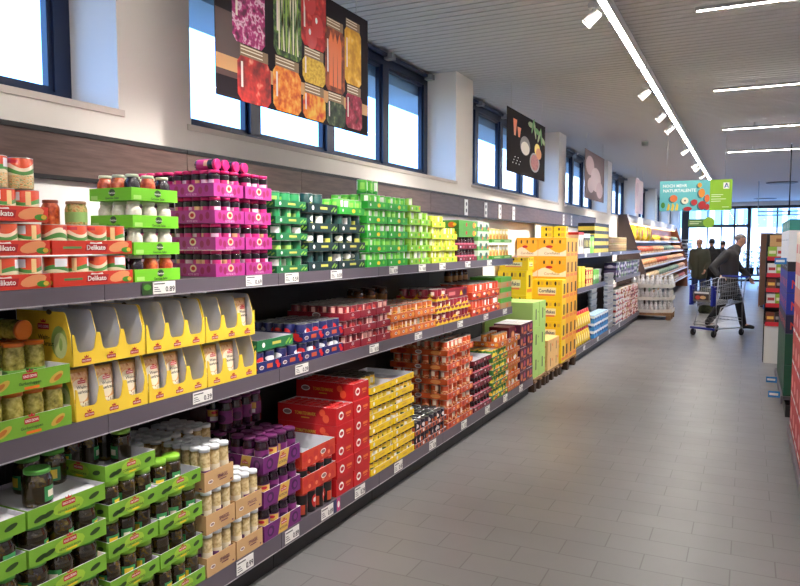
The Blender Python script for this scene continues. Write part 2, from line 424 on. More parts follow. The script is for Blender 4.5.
for x in (-0.28, 1.1, 2.4): b.tube([(x, 0, 2.36), (x, 0, 3.3)], 0.012, mat('rail_blue_grey', (150, 165, 180), 0.4))
tag(b.build('hanging_rail', None, (0.5, 22.0, 0)), 'pale blue metal rail hanging near the entrance glass', 'rail')

# ------------------------------------------------------------------ shelving along the left wall
WOODH = wood('header_wood', (72, 53, 48), (104, 82, 74), (12, 1.2, 14))
STRIP = mat('price_strip', (94, 86, 95), 0.4)
SHELF = mat('shelf_board', (62, 58, 62), 0.5)
DARKP = mat('dark_panel', (40, 36, 38), 0.6)
WPAN = mat('white_panel', (247, 245, 241), 0.6)
KICK = mat('kick_black', (24, 23, 25), 0.5)
ZB, ZM, ZU = 0.19, 1.0, 1.457
def bay(ya, yb, label, decks, header=True, skip=None):
    o = empty('shelf_unit', (-2.3, (ya + yb) / 2, 0)); tag(o, label, 'shelf' if decks else 'board', 'wall shelf units' if decks else 'header boards')
    if not decks: o.name = 'wall_header'
    h = (yb - ya) / 2 - 0.0015
    b = MB()
    if decks:
        b.box(-0.285, -0.27, -h, h, 0.0, ZU - 0.01, DARKP)
        if header: b.box(-0.285, -0.27, -h, h, ZU - 0.01, 1.9, WPAN)
        b.build('back_panel', o)
    if header:
        b = MB(); b.box(-0.268, -0.25, -h, h, 1.877, 2.047, WOODH); hb = b.build('header_board', o)
        b = MB(); b.box(-0.285, -0.245, -h, h, 2.047, 2.067, KICK); b.build('top_trim', hb)
        b = MB(); b.box(-0.269, -0.245, -h, h, 1.86, 1.877, KICK); b.build('under_trim', hb)
    if decks:
        b = MB(); b.box(-0.26, 0.25, -h, h, 0.0, 0.1, KICK); b.build('kick_plate', o)
    for k, (z, sh, th) in enumerate(((ZB, 0.075, 0.03), (ZM, 0.062, 0.03), (ZU, 0.052, 0.03))):
        if k >= decks or k == skip: continue
        b = MB(); b.box(-0.268, 0.284, -h, h, z - th, z - 0.001, SHELF); d = b.build('shelf_deck', o)
        b = MB(); b.box(0.285, 0.3, -h, h, z - sh - 0.006, z - 0.0006, STRIP); b.box(0.3, 0.302, -h, h, z - sh - 0.006, z - sh - 0.002, mat('strip_lip', (170, 165, 170), 0.3))
        b.build('price_strip', d)
    return o
B = [-0.29, 0.735, 1.757, 2.775, 3.797, 4.82, 5.84, 6.53]
for i in range(7): bay(B[i], B[i + 1], 'dark metal wall shelf unit with wooden header, %s from the near end' % ORD[i], 3)
bay(6.53, 7.3, 'low end deck of the wall shelving beside the pale green boxes', 1)
bay(7.3, 8.35, 'wooden header board on the white wall behind the pale green boxes', 0); bay(8.35, 9.4, 'wooden header board on the white wall behind the amber cartons', 0)
B2 = [9.4, 10.42, 11.44, 12.46, 13.48, 14.5, 15.5]
for i in range(6): bay(B2[i], B2[i + 1], 'far wall shelf unit beyond the stacked yellow cartons, %s of six' % ORD[i], 3, i < 4, 1 if i == 2 else None)

# ------------------------------------------------------------------ price tags on the strips
TAGT = mat('tag_grey_text', (90, 90, 95), 0.5)
def price(y, z, txt, label, w_=0.115, h_=0.046, extra=None):
    b = MB(); b.box(0, 0.002, -w_ / 2, w_ / 2, -h_ / 2, h_ / 2, WHITE)
    f = Face2D(b, (0.002, 0, -h_ / 2), (0, 1, 0), (0, 0, 1))
    f.text(txt, w_ * 0.25, h_ * 0.36, h_ * 0.46, BLACK, 1, w_ * 0.42)
    f.rect(-w_ * 0.46, h_ * 0.78, w_ * 0.02, h_ * 0.88, TAGT, 1)
    for k in range(3): f.rect(-w_ * 0.46, h_ * (0.18 + 0.17 * k), -w_ * (0.16 + 0.06 * k), h_ * (0.24 + 0.17 * k), TAGT, 1)
    if extra == 'green':
        f.rect(-w_ * 0.98, 0, -w_ * 0.54, h_, DGRN, 0); f.ell(-w_ * 0.76, h_ * 0.6, w_ * 0.16, h_ * 0.24, GRN, 1)
    if extra == 'promo':
        f.rect(w_ * 0.52, -0.002, w_ * 0.8, h_ * 1.1, mat('promo_navy', (40, 46, 92), 0.4), 0); f.rect(w_ * 0.8, -0.004, w_ * 1.1, h_ * 1.15, mat('promo_magenta', (205, 60, 130), 0.4), 0); f.ell(w_ * 0.95, h_ * 0.55, w_ * 0.1, h_ * 0.3, WHITE, 1)
    o = b.build('shelf_price_tag', None, (-1.9975, y, z)); tag(o, label, 'price tag', 'price tags on the shelf strips'); return o
for y, t_, lb in ((2.035, '0.89', 'under the light green jar trays'), (2.585, '0.69', 'under the magenta jar trays'), (2.88, '0.59', 'under the green can trays'), (3.3, '0.59', 'under the dark green can trays'), (3.99, '0.59', 'under the bright green can trays'), (4.43, '0.65', 'under the lime trays'), (4.79, '0.65', 'under the yellow-green trays'), (5.31, '0.79', 'under the dark red jar trays'), (5.84, '0.99', 'under the yellow pouches')):
    price(y, ZU - 0.026, t_, 'white price tag %s on the upper shelf' % lb, extra='green' if y < 2.1 else None)
for y, t_, lb in ((2.235, '0.39', 'under the yellow pouch boxes'), (2.96, '0.39', 'under the blue can trays'), (3.73, '0.55', 'under the dark red trays'), (4.37, '0.85', 'under the orange can trays'), (5.15, '0.79', 'under the yellow and red trays'), (5.76, '0.99', 'under the red-orange trays'), (6.29, '1.19', 'under the kraft packs with green bands')):
    price(y, ZM - 0.03, t_, 'white price tag %s on the middle shelf' % lb)
for y, t_, lb in ((2.49, '0.99', 'under the kraft asparagus trays'), (2.86, '0.89', 'under the purple jar trays'), (3.19, '0.89', 'with dark blue and magenta card, under the red trays'), (3.55, '0.29', 'under the red cartons'), (4.06, '0.45', 'under the yellow trays'), (4.62, '0.39', 'under the small dark cans'), (5.25, '0.55', 'under the tall orange can stack'), (5.82, '0.85', 'under the dark red jar trays'), (6.33, '0.79', 'under the green and yellow trays'), (6.84, '0.99', 'under the purple packs')):
    price(y, ZB - 0.037, t_, 'white price tag %s, bottom deck' % lb, 0.12, 0.062, 'promo' if abs(y - 3.19) < 0.01 else None)
hs = None
for i, y in enumerate((6.72, 7.31, 7.8, 8.33, 10.91, 11.45)):
    if hs is None:
        b = MB(); b.box(0, 0.004, -0.045, 0.045, 0, 0.16, WHITE); f = Face2D(b, (0.004, 0, 0), (0, 1, 0), (0, 0, 1))
        f.ell(0, 0.115, 0.02, 0.02, TAGT, 1); f.ell(0, 0.05, 0.02, 0.02, TAGT, 1); hs = b.build('hanging_header_card')
    place(hs, (-2.5495, y, 1.875), 0, 'narrow white card on the wooden header board, %s from the near end' % ORD[i], 'card', 'white cards on the header board')
# ------------------------------------------------------------------ product kinds
def can(name, r, h, m, n=16, parts=True):
    b = MB(); b.lathe([(r * 0.97, 0), (r, 0.003), (r, h - 0.003), (r * 0.97, h - 0.0015)], m, n, cap1=not parts, mtop=METAL)
    o = b.build(name)
    if parts:
        b = MB(); b.lathe([(r * 0.985, h - 0.003), (r * 1.004, h - 0.0005), (r * 0.98, h), (r * 0.92, h), (r * 0.9, h - 0.003)], METAL, n); b.build('can_end', o)
    return o
def jar(name, r, h, content, lid, label=None, neck=0.82, sh=0.74, n=16, lid_h=0.12, span=(0.14, 0.55)):
    b = MB(); b.lathe([(r * 0.88, 0), (r * 0.98, h * 0.03), (r, h * 0.1), (r, h * sh * 0.9), (r * 0.95, h * sh), (r * neck, h * (sh + 0.1)), (r * neck, h * (1 - lid_h))], content, n)
    o = b.build(name)
    b = MB(); rl = r * neck * 1.07
    b.lathe([(rl, h * (1 - lid_h)), (rl, h * 0.985), (rl * 0.92, h)], lid, n); b.build('lid', o)
    if label:
        b = MB(); b.lathe([(r * 1.012, h * span[0]), (r * 1.012, h * span[1])], label, n, cap0=False, cap1=False); b.build('paper_label', o)
    return o
def tray_shell(b, d, L, h, outer, inner=None, t=0.003, x0=None):
    """open cardboard tray: d deep (x from -d to 0), L long (y centred), walls h high"""
    inner = inner or CARD_IN; y = L / 2
    o0 = [(-d, -y), (0, -y), (0, y), (-d, y)]; i0 = [(-d + t, -y + t), (-t, -y + t), (-t, y - t), (-d + t, y - t)]
    i = b.add([(a, c, 0) for a, c in o0] + [(a, c, h) for a, c in o0] + [(a, c, h) for a, c in i0] + [(a, c, 0.002) for a, c in i0])
    for k in range(4):
        j = (k + 1) % 4
        b.face((i + k, i + j, i + 4 + j, i + 4 + k), outer); b.face((i + 4 + k, i + 4 + j, i + 8 + j, i + 8 + k), inner); b.face((i + 8 + k, i + 8 + j, i + 12 + j, i + 12 + k), inner)
    b.face((i + 3, i + 2, i + 1, i), outer); b.face((i + 12, i + 13, i + 14, i + 15), inner)
def fronts(b, d, L, x=0.0):
    """Face2D for the aisle side (F) and the near end (N) of something d deep and L long"""
    return Face2D(b, (x, 0, 0), (0, 1, 0), (0, 0, 1)), Face2D(b, (x - d / 2, -L / 2, 0), (1, 0, 0), (0, 0, 1))
def make_tray(name, d, L, h, outer, deco, inner=None):
    b = MB(); tray_shell(b, d, L, h, outer, inner); F, N = fronts(b, d, L)
    if deco: deco(F, L, h); deco(N, d, h)
    return b.build(name)
def make_carton(name, d, L, h, m, deco, top=None, decoN=None):
    b = MB(); b.box(-d, 0, -L / 2, L / 2, 0, h, m, top); F, N = fronts(b, d, L)
    if deco: deco(F, L, h)
    (decoN or deco) and (decoN or deco)(N, d, h)
    s = Face2D(b, (-d / 2, 0, h), (0, 1, 0), (-1, 0, 0)); s.rect(-L / 2, -0.001, L / 2, 0.001, mat('seam', (120, 100, 80), 0.7), 0)
    return b.build(name)
TRAYS = {}
def tray_for(name, d, L, h, outer, deco, inner=None):
    k = (name, round(L, 3), d, h)
    if k not in TRAYS: TRAYS[k] = make_tray(name, d, L, h, outer, deco, inner)
    return TRAYS[k]
LEVEL = ['bottom', 'second', 'third', 'fourth', 'fifth', 'sixth', 'seventh', 'eighth', 'ninth']
def fill(stack, tray, items, cols, z0, pitch, layers, d, r, lip, colour, deco, desc, tdesc, where, xf=-2.001, cat='can', keep=None, near=True, inner=None, full=True, nx=None, pick=None, single=None, every=0, jit=0.003, tcat='tray'):
    """stacked trays: cols = (y0, y1) of every column from the near end on; layers = how many trays high each is"""
    for c, (ya, yb) in enumerate(cols):
        L = yb - ya - 0.006
        ny = max(1, int((L - 0.006) / (2 * r + 0.0012))); py = (L - 0.007) / ny
        n_x = nx or max(1, int((d - 0.006) / (2 * r + 0.0012))); px = (d - 0.007) / n_x
        colname = '%s %s stack' % (ORD[c], stack) if len(cols) > 1 else '%s stack' % stack
        for l in range(layers[c]):
            z = z0 + l * pitch + 0.0005; x = xf - R.uniform(0, jit) * (1 + 0.5 * l); y = (ya + yb) / 2 + R.uniform(-0.002, 0.002)
            lv = '%s tray up' % LEVEL[l] if l else 'bottom tray'
            if tray:
                tp = tray_for(tray, d, L, lip, colour, deco, inner)
                place(tp, (x, y, z), 0, '%s, %s of the %s' % (tdesc, 'bottom one' if l == 0 else LEVEL[l] + ' one up', colname), tcat, '%s trays on the %s' % (stack, where))
            last = l == layers[c] - 1
            for i in range(n_x):
                for k in range(ny):
                    if keep and not keep(c, l, i, k, last): continue
                    if not keep:
                        if not (i <= every or (last and full) or (near and c == 0 and k == 0)): continue
                    it = items[pick(c, l, i, k) if pick else R.randrange(len(items))]
                    nm = desc[items.index(it)] if isinstance(desc, list) else desc
                    place(it, (x - 0.0035 - px * (i + 0.5), y - L / 2 + 0.0035 + py * (k + 0.5), z + (0.003 if tray else 0.0005)), R.uniform(0, 6.28),
                          '%s, %s along the %s, %s, %s' % (nm, ORD[k], ROWS[i], lv, colname), cat, '%ss on the %s' % (nm, where))
            
# print helpers -----------------------------------------------------------
def crown_badge(f, a, b, w, l=1):
    h = w * 0.36
    f.poly([(a - w / 2, b), (a + w / 2, b), (a + w / 2 * 1.06, b + h / 2), (a + w / 2, b + h), (a - w / 2, b + h), (a - w / 2 * 1.06, b + h / 2)], REDB, l)
    f.text("KING'S CROWN", a, b + h / 2, h * 0.5, WHITE, l + 1, w * 0.9)
    f.poly([(a - w * 0.2, b + h * 1.15), (a + w * 0.2, b + h * 1.15), (a + w * 0.26, b + h * 1.75), (a + w * 0.1, b + h * 1.4), (a, b + h * 1.9), (a - w * 0.1, b + h * 1.4), (a - w * 0.26, b + h * 1.75)], REDB, l)
def oval(f, a, b, w, m=WHITE, l=1):
    f.ell(a, b, w / 2, w * 0.27, m, l); f.ell(a, b, w * 0.4, w * 0.18, mat('oval_ink', (150, 120, 120), 0.5), l + 1)

# ================================================================== UPPER SHELF
UP, MI, BO = 'upper shelf', 'middle shelf', 'bottom deck'
# red mushroom can trays
REDT = mat('red_tray', (214, 54, 34), 0.5)
food = [(0.3, (120, 150, 70)), (0.45, (236, 214, 170)), (0.6, (240, 190, 120)), (0.75, (196, 90, 40))]
red_a = wrap_print('red_can_print', (224, 74, 38), [('wave', 0.66, 0.07, (78, 146, 66)), ('wave', 0.53, 0.05, (240, 222, 190)), ('food', 0.0, 0.47, 26, food), ('rect', 0.26, 0.66, 0.66, 0.94, (236, 236, 244)), ('rect', 0.8, 0.93, 0.5, 0.95, (240, 200, 140))], 2)
red_b = wrap_print('red_can_print_front', (226, 84, 42), [('wave', 0.78, 0.12, (244, 220, 190)), ('wave', 0.64, 0.09, (88, 150, 70)), ('wave', 0.5, 0.06, (240, 226, 190)), ('food', 0.0, 0.44, 24, food), ('rect', 0.35, 0.65, 0.83, 0.94, (196, 30, 40))], 2)
def deco_red(f, L, h):
    n = max(1, round(L / 0.34)); 
    a = -L * 0.1
    f.ell(L * 0.32, h * 0.55, L * 0.14, h * 0.38, mat('red_tray_food', (232, 150, 100), 0.5), 0, rot=0.2); f.ell(L * 0.42, h * 0.3, L * 0.07, h * 0.22, GRN, 1); f.ell(L * 0.45, h * 0.32, L * 0.03, h * 0.16, GOLD, 2)
    f.poly([(a - L * 0.02, h * 0.26), (a + L * 0.25, h * 0.22), (a + L * 0.27, h * 0.74), (a, h * 0.78)], mat('ribbon_red', (176, 22, 30), 0.5), 1)
    f.text('Delikato', a + L * 0.12, h * 0.5, h * 0.36, WHITE, 2, L * 0.24); f.poly([(a + L * .04, h * .78), (a + L * .2, h * .78), (a + L * .19, h * .9), (a + L * .12, h * .84), (a + L * .05, h * .9)], WHITE, 1)
    f.rect(-L * 0.38, h * 0.42, -L * 0.16, h * 0.58, mat('red_tray_green', (96, 140, 84), 0.5), 0)
cans_red = [can('mushroom_can', 0.0385, 0.096, red_a), can('mushroom_can', 0.0385, 0.096, red_b)]
fill('red', 'mushroom_can_tray', cans_red, [(1.215, 1.552), (1.555, 1.889)], ZU, 0.1045, [3, 2], 0.25, 0.0385, 0.046, REDT, deco_red, 'red mushroom can', 'red cardboard tray of mushroom cans', UP)
for k, (x, y) in enumerate(((-2.05, 1.402), (-2.05, 1.49), (-2.14, 1.46))):
    place(cans_red[k % 2], (x, y, ZU + 2 * 0.1045 + 0.0015 + 0.0995), 2.5 + k, ['loose red can on top of the red stack, nearer the camera', 'loose red can standing topmost on the red can stack, front corner', 'loose red can on top of the red stack, standing behind'][k], 'can', 'loose cans on the red stack')
# light green tray jars
LGRN = mat('light_green_tray', (120, 205, 40), 0.5)
def deco_lgreen(f, L, h):
    f.ell(L * 0.05, h * 0.62, h * 0.36, h * 0.3, DGRN, 1); f.text('Gemüse', L * 0.05, h * 0.6, h * 0.16, WHITE, 2)
    f.text('Gemüse Salat', L * 0.05, h * 0.2, h * 0.2, DGRN, 1, L * 0.5); f.rect(-L * 0.46, h * 0.08, -L * 0.3, h * 0.4, mat('pale_green_print', (176, 226, 120), 0.5), 0)
LIDG = mat('pale_green_lid', (206, 216, 186), 0.35)
g_red = mottle('pepper_strips', [(0.3, (150, 40, 18)), (0.55, (214, 92, 40)), (0.75, (228, 140, 70))], 60, 0.3, 0.6)
g_wht = mottle('celery_strips', [(0.3, (206, 200, 176)), (0.6, (240, 236, 220)), (0.8, (250, 248, 240))], 60, 0.3, 0.6)
g_blk = mottle('beet_slices', [(0.3, (14, 8, 16)), (0.7, (40, 24, 40))], 60, 0.25, 0.6)
jl = [jar('salad_jar', 0.029, 0.0935, m, LIDG, None, 0.74, 0.7, 14) for m in (g_red, g_wht, g_blk)]
fill('light green', 'salad_jar_tray', jl, [(1.894, 2.13)], ZU, 0.0995, [4], 0.215, 0.029, 0.046, LGRN, deco_lgreen, ['red salad jar', 'white salad jar', 'black salad jar'], 'light green tray of salad jars', UP, cat='jar',
     keep=lambda c, l, i, k, last: i == 0 or last or k == 0, pick=lambda c, l, i, k: (([2, 0, 0, 2], [1, 1, 1, 1], [1, 1, 1, 1], [2, 0, 2, 2])[l][k] if i == 0 else (2, 2, 1, 0)[l] if k == 0 else (l + i + k) % 3) if not (l == 3 and i == 2) else 0)
j_or = jar('relish_jar', 0.03, 0.088, g_red, mat('rust_lid', (150, 70, 40), 0.4), None, 0.8)
place(j_or, (-2.2, 1.71, ZU + 0.0995 + 0.1045 + 0.001), 1, 'orange red relish jar standing loose on the red can stack', 'jar')
j_mx = jar('vegetable_jar', 0.037, 0.085, mottle('mixed_veg', [(0.35, (120, 140, 60)), (0.5, (214, 190, 120)), (0.7, (206, 120, 60))], 60, 0.3, 0.5), mat('tan_lid', (170, 130, 96), 0.4), mat('green_label', (150, 190, 110), 0.5), 0.86)
place(j_mx, (-2.15, 1.775, ZU + 0.0995 + 0.1045 + 0.001), 2, 'mixed vegetable jar with tan lid standing loose on the red can stack', 'jar')
# magenta beetroot trays
MAG = mat('magenta_tray', (174, 50, 136), 0.5)
def deco_mag(f, L, h):
    f.ell(0, h * 0.62, h * 0.34, h * 0.3, mat('cream_badge', (238, 206, 170), 0.5), 1); f.ell(0, h * 0.62, h * 0.2, h * 0.16, REDB, 2)
    for s in (-1, 1):
        for q in (0.2, 0.34): f.ell(s * L * q, h * (0.45 if q < 0.3 else 0.58), h * 0.2, h * 0.28, mat('beet_print', (148, 24, 84), 0.5), 0)
    f.text('ROTE BETE', 0, h * 0.16, h * 0.16, mat('mag_light', (226, 160, 210), 0.5), 1)
beet = mottle('beet_dark', [(0.3, (30, 6, 22)), (0.7, (70, 10, 44))], 50, 0.25, 0.7)
blab = wrap_print('beet_label', (196, 40, 120), [('band', 0.74, 1.0, (20, 8, 20)), ('rect', 0.1, 0.34, 0.3, 0.72, (236, 196, 220)), ('rect', 0.62, 0.8, 0.5, 0.74, (226, 170, 130))], 1)
ML = mat('magenta_lid', (206, 26, 104), 0.35)
jb = [jar('beetroot_jar', 0.0232, 0.108, beet, ML, blab, 0.94, 0.8, 14, 0.13, (0.1, 0.82))]
MC = [(2.335, 2.532), (2.535, 2.732)]
fill('magenta', 'beetroot_jar_tray', jb, MC, ZU, 0.113, [4, 4], 0.245, 0.0232, 0.055, MAG, deco_mag, 'magenta lidded beetroot jar', 'magenta cardboard tray of beetroot jars', UP, cat='jar')
fill('rear magenta', 'beetroot_jar_tray', jb, MC, ZU, 0.113, [4, 4], 0.245, 0.0232, 0.055, MAG, deco_mag, 'magenta lidded beetroot jar', 'magenta tray behind the front magenta trays', UP, cat='jar', xf=-2.262,
     keep=lambda c, l, i, k, last: last or (k == 0 and c == 0))
for k in range(4):
    place(jb[0], (-2.13, 2.38 + k * 0.062, ZU + 4 * 0.113 - 0.113 + 0.0035 + 0.108 + 0.0245), 0, 'beetroot jar lying on its side on the magenta stack, %s of four' % ORD[k], 'jar', 'beetroot jars lying on top', rot=(0, pi / 2, R.uniform(-0.06, 0.06)))
# green and dark green pea cans
GT = mat('green_tray', (22, 108, 62), 0.5); DG = mat('dark_green_tray', (12, 44, 46), 0.5)
def deco_pea(f, L, h):
    f.ell(-L * 0.34, h * 0.5, h * 0.24, h * 0.24, WHITE, 1); f.rect(-L * 0.1, h * 0.38, L * 0.14, h * 0.66, mat('pea_text', (206, 200, 90), 0.5), 1)
    for q in range(5): f.ell(L * (0.3 + 0.035 * q), h * (0.3 + 0.14 * (q % 3)), h * 0.2, h * 0.12, mat('pea_pod', (140, 190, 70), 0.5), 1, rot=0.7)
gc = [can('pea_can', 0.032, 0.073, wrap_print('pea_can_print', (30, 130, 74), [('rect', 0.1, 0.34, 0.1, 0.85, (238, 240, 232)), ('rect', 0.5, 0.8, 0.15, 0.7, (150, 196, 90)), ('band', 0.9, 1, (20, 90, 50))], 1))]
fill('green can', 'pea_can_tray', gc, [(2.762, 3.032)], ZU, 0.0785, [5], 0.26, 0.032, 0.034, GT, deco_pea, 'green pea can', 'green tray of pea cans', UP)
dc = [can('bean_can', 0.035, 0.0945, wrap_print('bean_can_print', (16, 58, 56), [('ell', 0.25, 0.7, 0.13, 0.16, (240, 240, 228)), ('rect', 0.12, 0.38, 0.2, 0.5, (196, 196, 90)), ('rect', 0.62, 0.86, 0.12, 0.85, (30, 76, 70))], 1)),
      can('bean_can', 0.035, 0.0945, wrap_print('bean_can_print_back', (16, 58, 56), [('rect', 0.1, 0.4, 0.2, 0.85, (244, 244, 240)), ('rect', 0.6, 0.8, 0.15, 0.7, (190, 190, 80))], 1))]
fill('dark green', 'bean_can_tray', dc, [(3.04, 3.333), (3.337, 3.632)], ZU, 0.1, [4, 3], 0.27, 0.035, 0.046, DG, deco_pea, 'dark green bean can', 'dark green tray of bean cans', UP,
     keep=lambda c, l, i, k, last: (i == 0 and l < 3) or (l == 3 and i < 2 and k < 2 - i) or (l == 2 and c == 1))
# bright green
BG = mat('bright_green_tray', (44, 172, 52), 0.5)
def deco_bg(f, L, h):
    f.ell(-L * 0.36, h * 0.5, h * 0.2, h * 0.2, WHITE, 1); f.ell(0.05 * L, h * 0.5, h * 0.5, h * 0.28, YEL, 1); f.ell(L * 0.3, h * 0.55, h * 0.3, h * 0.26, mat('corn_leaf', (120, 210, 60), 0.5), 1)
bc = [can('sweetcorn_can', 0.031, 0.0815, wrap_print('corn_can_print', (92, 200, 64), [('rect', 0.1, 0.36, 0.2, 0.9, (240, 246, 232)), ('rect', 0.55, 0.85, 0.3, 0.8, (150, 226, 90)), ('wave', 0.2, 0.08, (40, 150, 50))], 2))]
fill('bright green', 'sweetcorn_can_tray', bc, [(3.66, 3.925), (3.93, 4.212)], ZU, 0.0865, [5, 5], 0.27, 0.031, 0.043, BG, deco_bg, 'bright green sweetcorn can', 'bright green tray of sweetcorn cans', UP)
fill('raised bright green', 'sweetcorn_can_tray', bc, [(3.34, 3.63)], ZU + 0.3 + 0.001, 0.0865, [1], 0.26, 0.031, 0.04, BG, deco_bg, 'bright green sweetcorn can', 'bright green tray on dark green cans', UP)
for k, y in enumerate((3.70, 3.768, 3.836)): place(bc[0], (-2.06, y, ZU + 5 * 0.0865 + 0.001), k, 'loose sweetcorn can topmost on the bright green stack, %s of three' % ORD[k], 'can', 'loose sweetcorn cans')
# lime and yellow-green
LM = mat('lime_tray', (142, 206, 52), 0.5); YG = mat('yellow_green_tray', (196, 212, 48), 0.5)
def deco_lm(f, L, h):
    f.ell(-L * 0.3, h * 0.5, h * 0.24, h * 0.22, WHITE, 1); f.ell(L * 0.1, h * 0.5, h * 0.4, h * 0.3, mat('lime_leaf', (90, 176, 40), 0.5), 1); f.ell(L * 0.4, h * 0.6, h * 0.2, h * 0.24, ORG, 1)
lc = [can('lime_can', 0.027, 0.083, wrap_print('lime_print', (170, 222, 80), [('rect', 0.1, 0.4, 0.25, 0.95, (246, 248, 236)), ('rect', 0.55, 0.8, 0.1, 0.6, (120, 196, 50))], 2), 12)]
fill('lime', 'lime_can_tray', lc, [(4.24, 4.413), (4.417, 4.59)], ZU, 0.088, [4, 4], 0.26, 0.027, 0.04, LM, deco_lm, 'lime green can', 'lime green tray of cans', UP)
fill('raised lime', 'lime_can_tray', lc, [(4.24, 4.413)], ZU + 4 * 0.088, 0.088, [1], 0.26, 0.027, 0.04, LM, deco_lm, 'lime green can', 'lime tray on the lime stacks', UP, keep=lambda c, l, i, k, last: i < 2 and k < 1)
yc = [can('yellow_can', 0.027, 0.08, wrap_print('yellow_green_print', (214, 222, 62), [('rect', 0.1, 0.4, 0.25, 0.95, (250, 246, 200)), ('rect', 0.55, 0.8, 0.1, 0.6, (160, 190, 40))], 2), 12)]
fill('yellow-green', 'yellow_can_tray', yc, [(4.61, 4.853), (4.857, 5.1)], ZU, 0.085, [4, 3], 0.27, 0.027, 0.04, YG, deco_lm, 'yellow-green can', 'yellow-green tray of cans', UP)
# dark red jars with green cartons on top
WINE = mat('wine_tray', (108, 20, 36), 0.5)
def deco_wine(f, L, h):
    f.ell(-L * 0.3, h * 0.5, h * 0.26, h * 0.2, WHITE, 1); f.ell(L * 0.05, h * 0.5, h * 0.35, h * 0.26, mat('wine_pink', (196, 70, 96), 0.5), 1); f.ell(L * 0.35, h * 0.45, h * 0.3, h * 0.3, mat('wine_red', (150, 26, 46), 0.5), 1)
chj = mottle('cherry_dark', [(0.3, (30, 6, 10)), (0.7, (84, 14, 24))], 70, 0.25, 0.6)
wj = [jar('cherry_jar', 0.03, 0.0895, chj, mat('dark_lid', (46, 22, 30), 0.35), mat('pink_label', (204, 100, 120), 0.5), 0.84, 0.76, 12, 0.13, (0.2, 0.5))]
fill('upper cherry', 'cherry_jar_tray', wj, [(5.13, 5.333), (5.337, 5.54)], ZU, 0.095, [2, 2], 0.3, 0.03, 0.036, WINE, deco_wine, 'dark red cherry jar', 'dark red tray of cherry jars', UP, cat='jar')
GC = mat('green_carton', (74, 140, 52), 0.5)
def deco_gc(f, L, h):
    f.ell(-L * 0.1, h * 0.5, h * 0.3, h * 0.25, REDB, 1); f.ell(L * 0.33, h * 0.45, h * 0.5, h * 0.36, ORG, 1); f.ell(L * 0.4, h * 0.5, h * 0.24, h * 0.2, YEL, 2)
gcar = make_carton('fruit_carton', 0.36, 0.4, 0.064, GC, deco_gc)
for k in range(2): place(gcar, (-2.004, 5.335, ZU + 0.19 + 0.001 + k * 0.065), 0, 'flat green carton with orange fruit picture on the cherry jars, %s' % ('upper one' if k else 'lower one'), 'carton', 'green cartons on the cherry jars')
WG = mat('white_green_carton', (206, 222, 200), 0.5)
def deco_wg(f, L, h):
    f.rect(-L / 2, 0, L / 2, h * 0.45, mat('wg_green', (100, 166, 80), 0.5), 0); f.ell(0, h * 0.5, h * 0.4, h * 0.3, mat('wg_dark', (60, 100, 84), 0.5), 1); f.ell(L * 0.25, h * 0.3, h * 0.25, h * 0.2, ORG, 1)
wgc = make_carton('noodle_carton', 0.3, 0.134, 0.079, WG, deco_wg)
for c in range(2):
    for l in range(4): place(wgc, (-2.001 - R.uniform(0, .004), 5.635 + c * 0.14, ZU + 0.0005 + l * 0.08), 0, 'small white and green carton on upper shelf, %s, %s column' % ('bottom one' if not l else LEVEL[l] + ' one up', ORD[c]), 'carton', 'white and green cartons')
# yellow pouches on green trays
def pouch(name, wd, h, th, front, deco=None, face=None):
    """a standing foil pouch: fat bottom, flat sealed top; faces +X"""
    b = MB(); nz, na = 7, 5; y = wd / 2
    prof = [(0.0, 0.8), (0.06, 1.0), (0.3, 0.95), (0.6, 0.7), (0.85, 0.3), (0.92, 0.05), (1.0, 0.04)]
    ring = []
    for fz, ft in prof:
        row = [(th / 2 * ft * math.cos(pi / 2 * q), y * q, h * fz) for q in (-1, -0.6, 0, 0.6, 1)] + [(-th / 2 * ft * math.cos(pi / 2 * q), y * q, h * fz) for q in (0.6, 0, -0.6)]
        ring.append(b.add(row))
    for j in range(len(ring) - 1):
        for k in range(8):
            k2 = (k + 1) % 8
            uvk = lambda q, jj: ((ring and (1 if q == 4 else 0) and 1) or 0, prof[jj][0])
            b.face((ring[j] + k, ring[j] + k2, ring[j + 1] + k2, ring[j + 1] + k), front, [((k if k < 5 else 8 - k) / 4, prof[j][0]), ((k2 if k2 < 5 else 8 - k2) / 4, prof[j][0]), ((k2 if k2 < 5 else 8 - k2) / 4, prof[j + 1][0]), ((k if k < 5 else 8 - k) / 4, prof[j + 1][0])], True)
    b.face([ring[0] + k for k in range(7, -1, -1)], front); b.face([ring[-1] + k for k in range(8)], front)
    if deco: deco(b, wd, h, th)
    return b.build(name)
yp = pouch('soup_pouch', 0.085, 0.122, 0.034, wrap_print('yellow_pouch_print', (240, 214, 120), [('rect', 0.15, 0.85, 0.62, 0.85, (250, 244, 214)), ('ell', 0.5, 0.35, 0.32, 0.2, (232, 160, 60)), ('band', 0.0, 0.1, (110, 170, 60))], 1, 0.35))
PG = mat('pouch_tray_green', (86, 176, 62), 0.5)
def deco_plain(f, L, h): f.rect(-L * 0.3, h * 0.3, L * 0.3, h * 0.7, mat('pale_strip', (180, 220, 140), 0.5), 1)
fill('pouch', 'soup_pouch_tray', [yp], [(5.92, 6.21), (6.215, 6.5)], ZU, 0.146, [2, 2], 0.28, 0.0425, 0.03, PG, deco_plain, 'yellow soup pouch', 'green tray of yellow soup pouches', UP, cat='pouch', nx=4, jit=0.002)
for o in list(COL.objects):
    if o.name.startswith('soup_pouch') and 'tray' not in o.name: o.rotation_euler = (0, 0, 0)
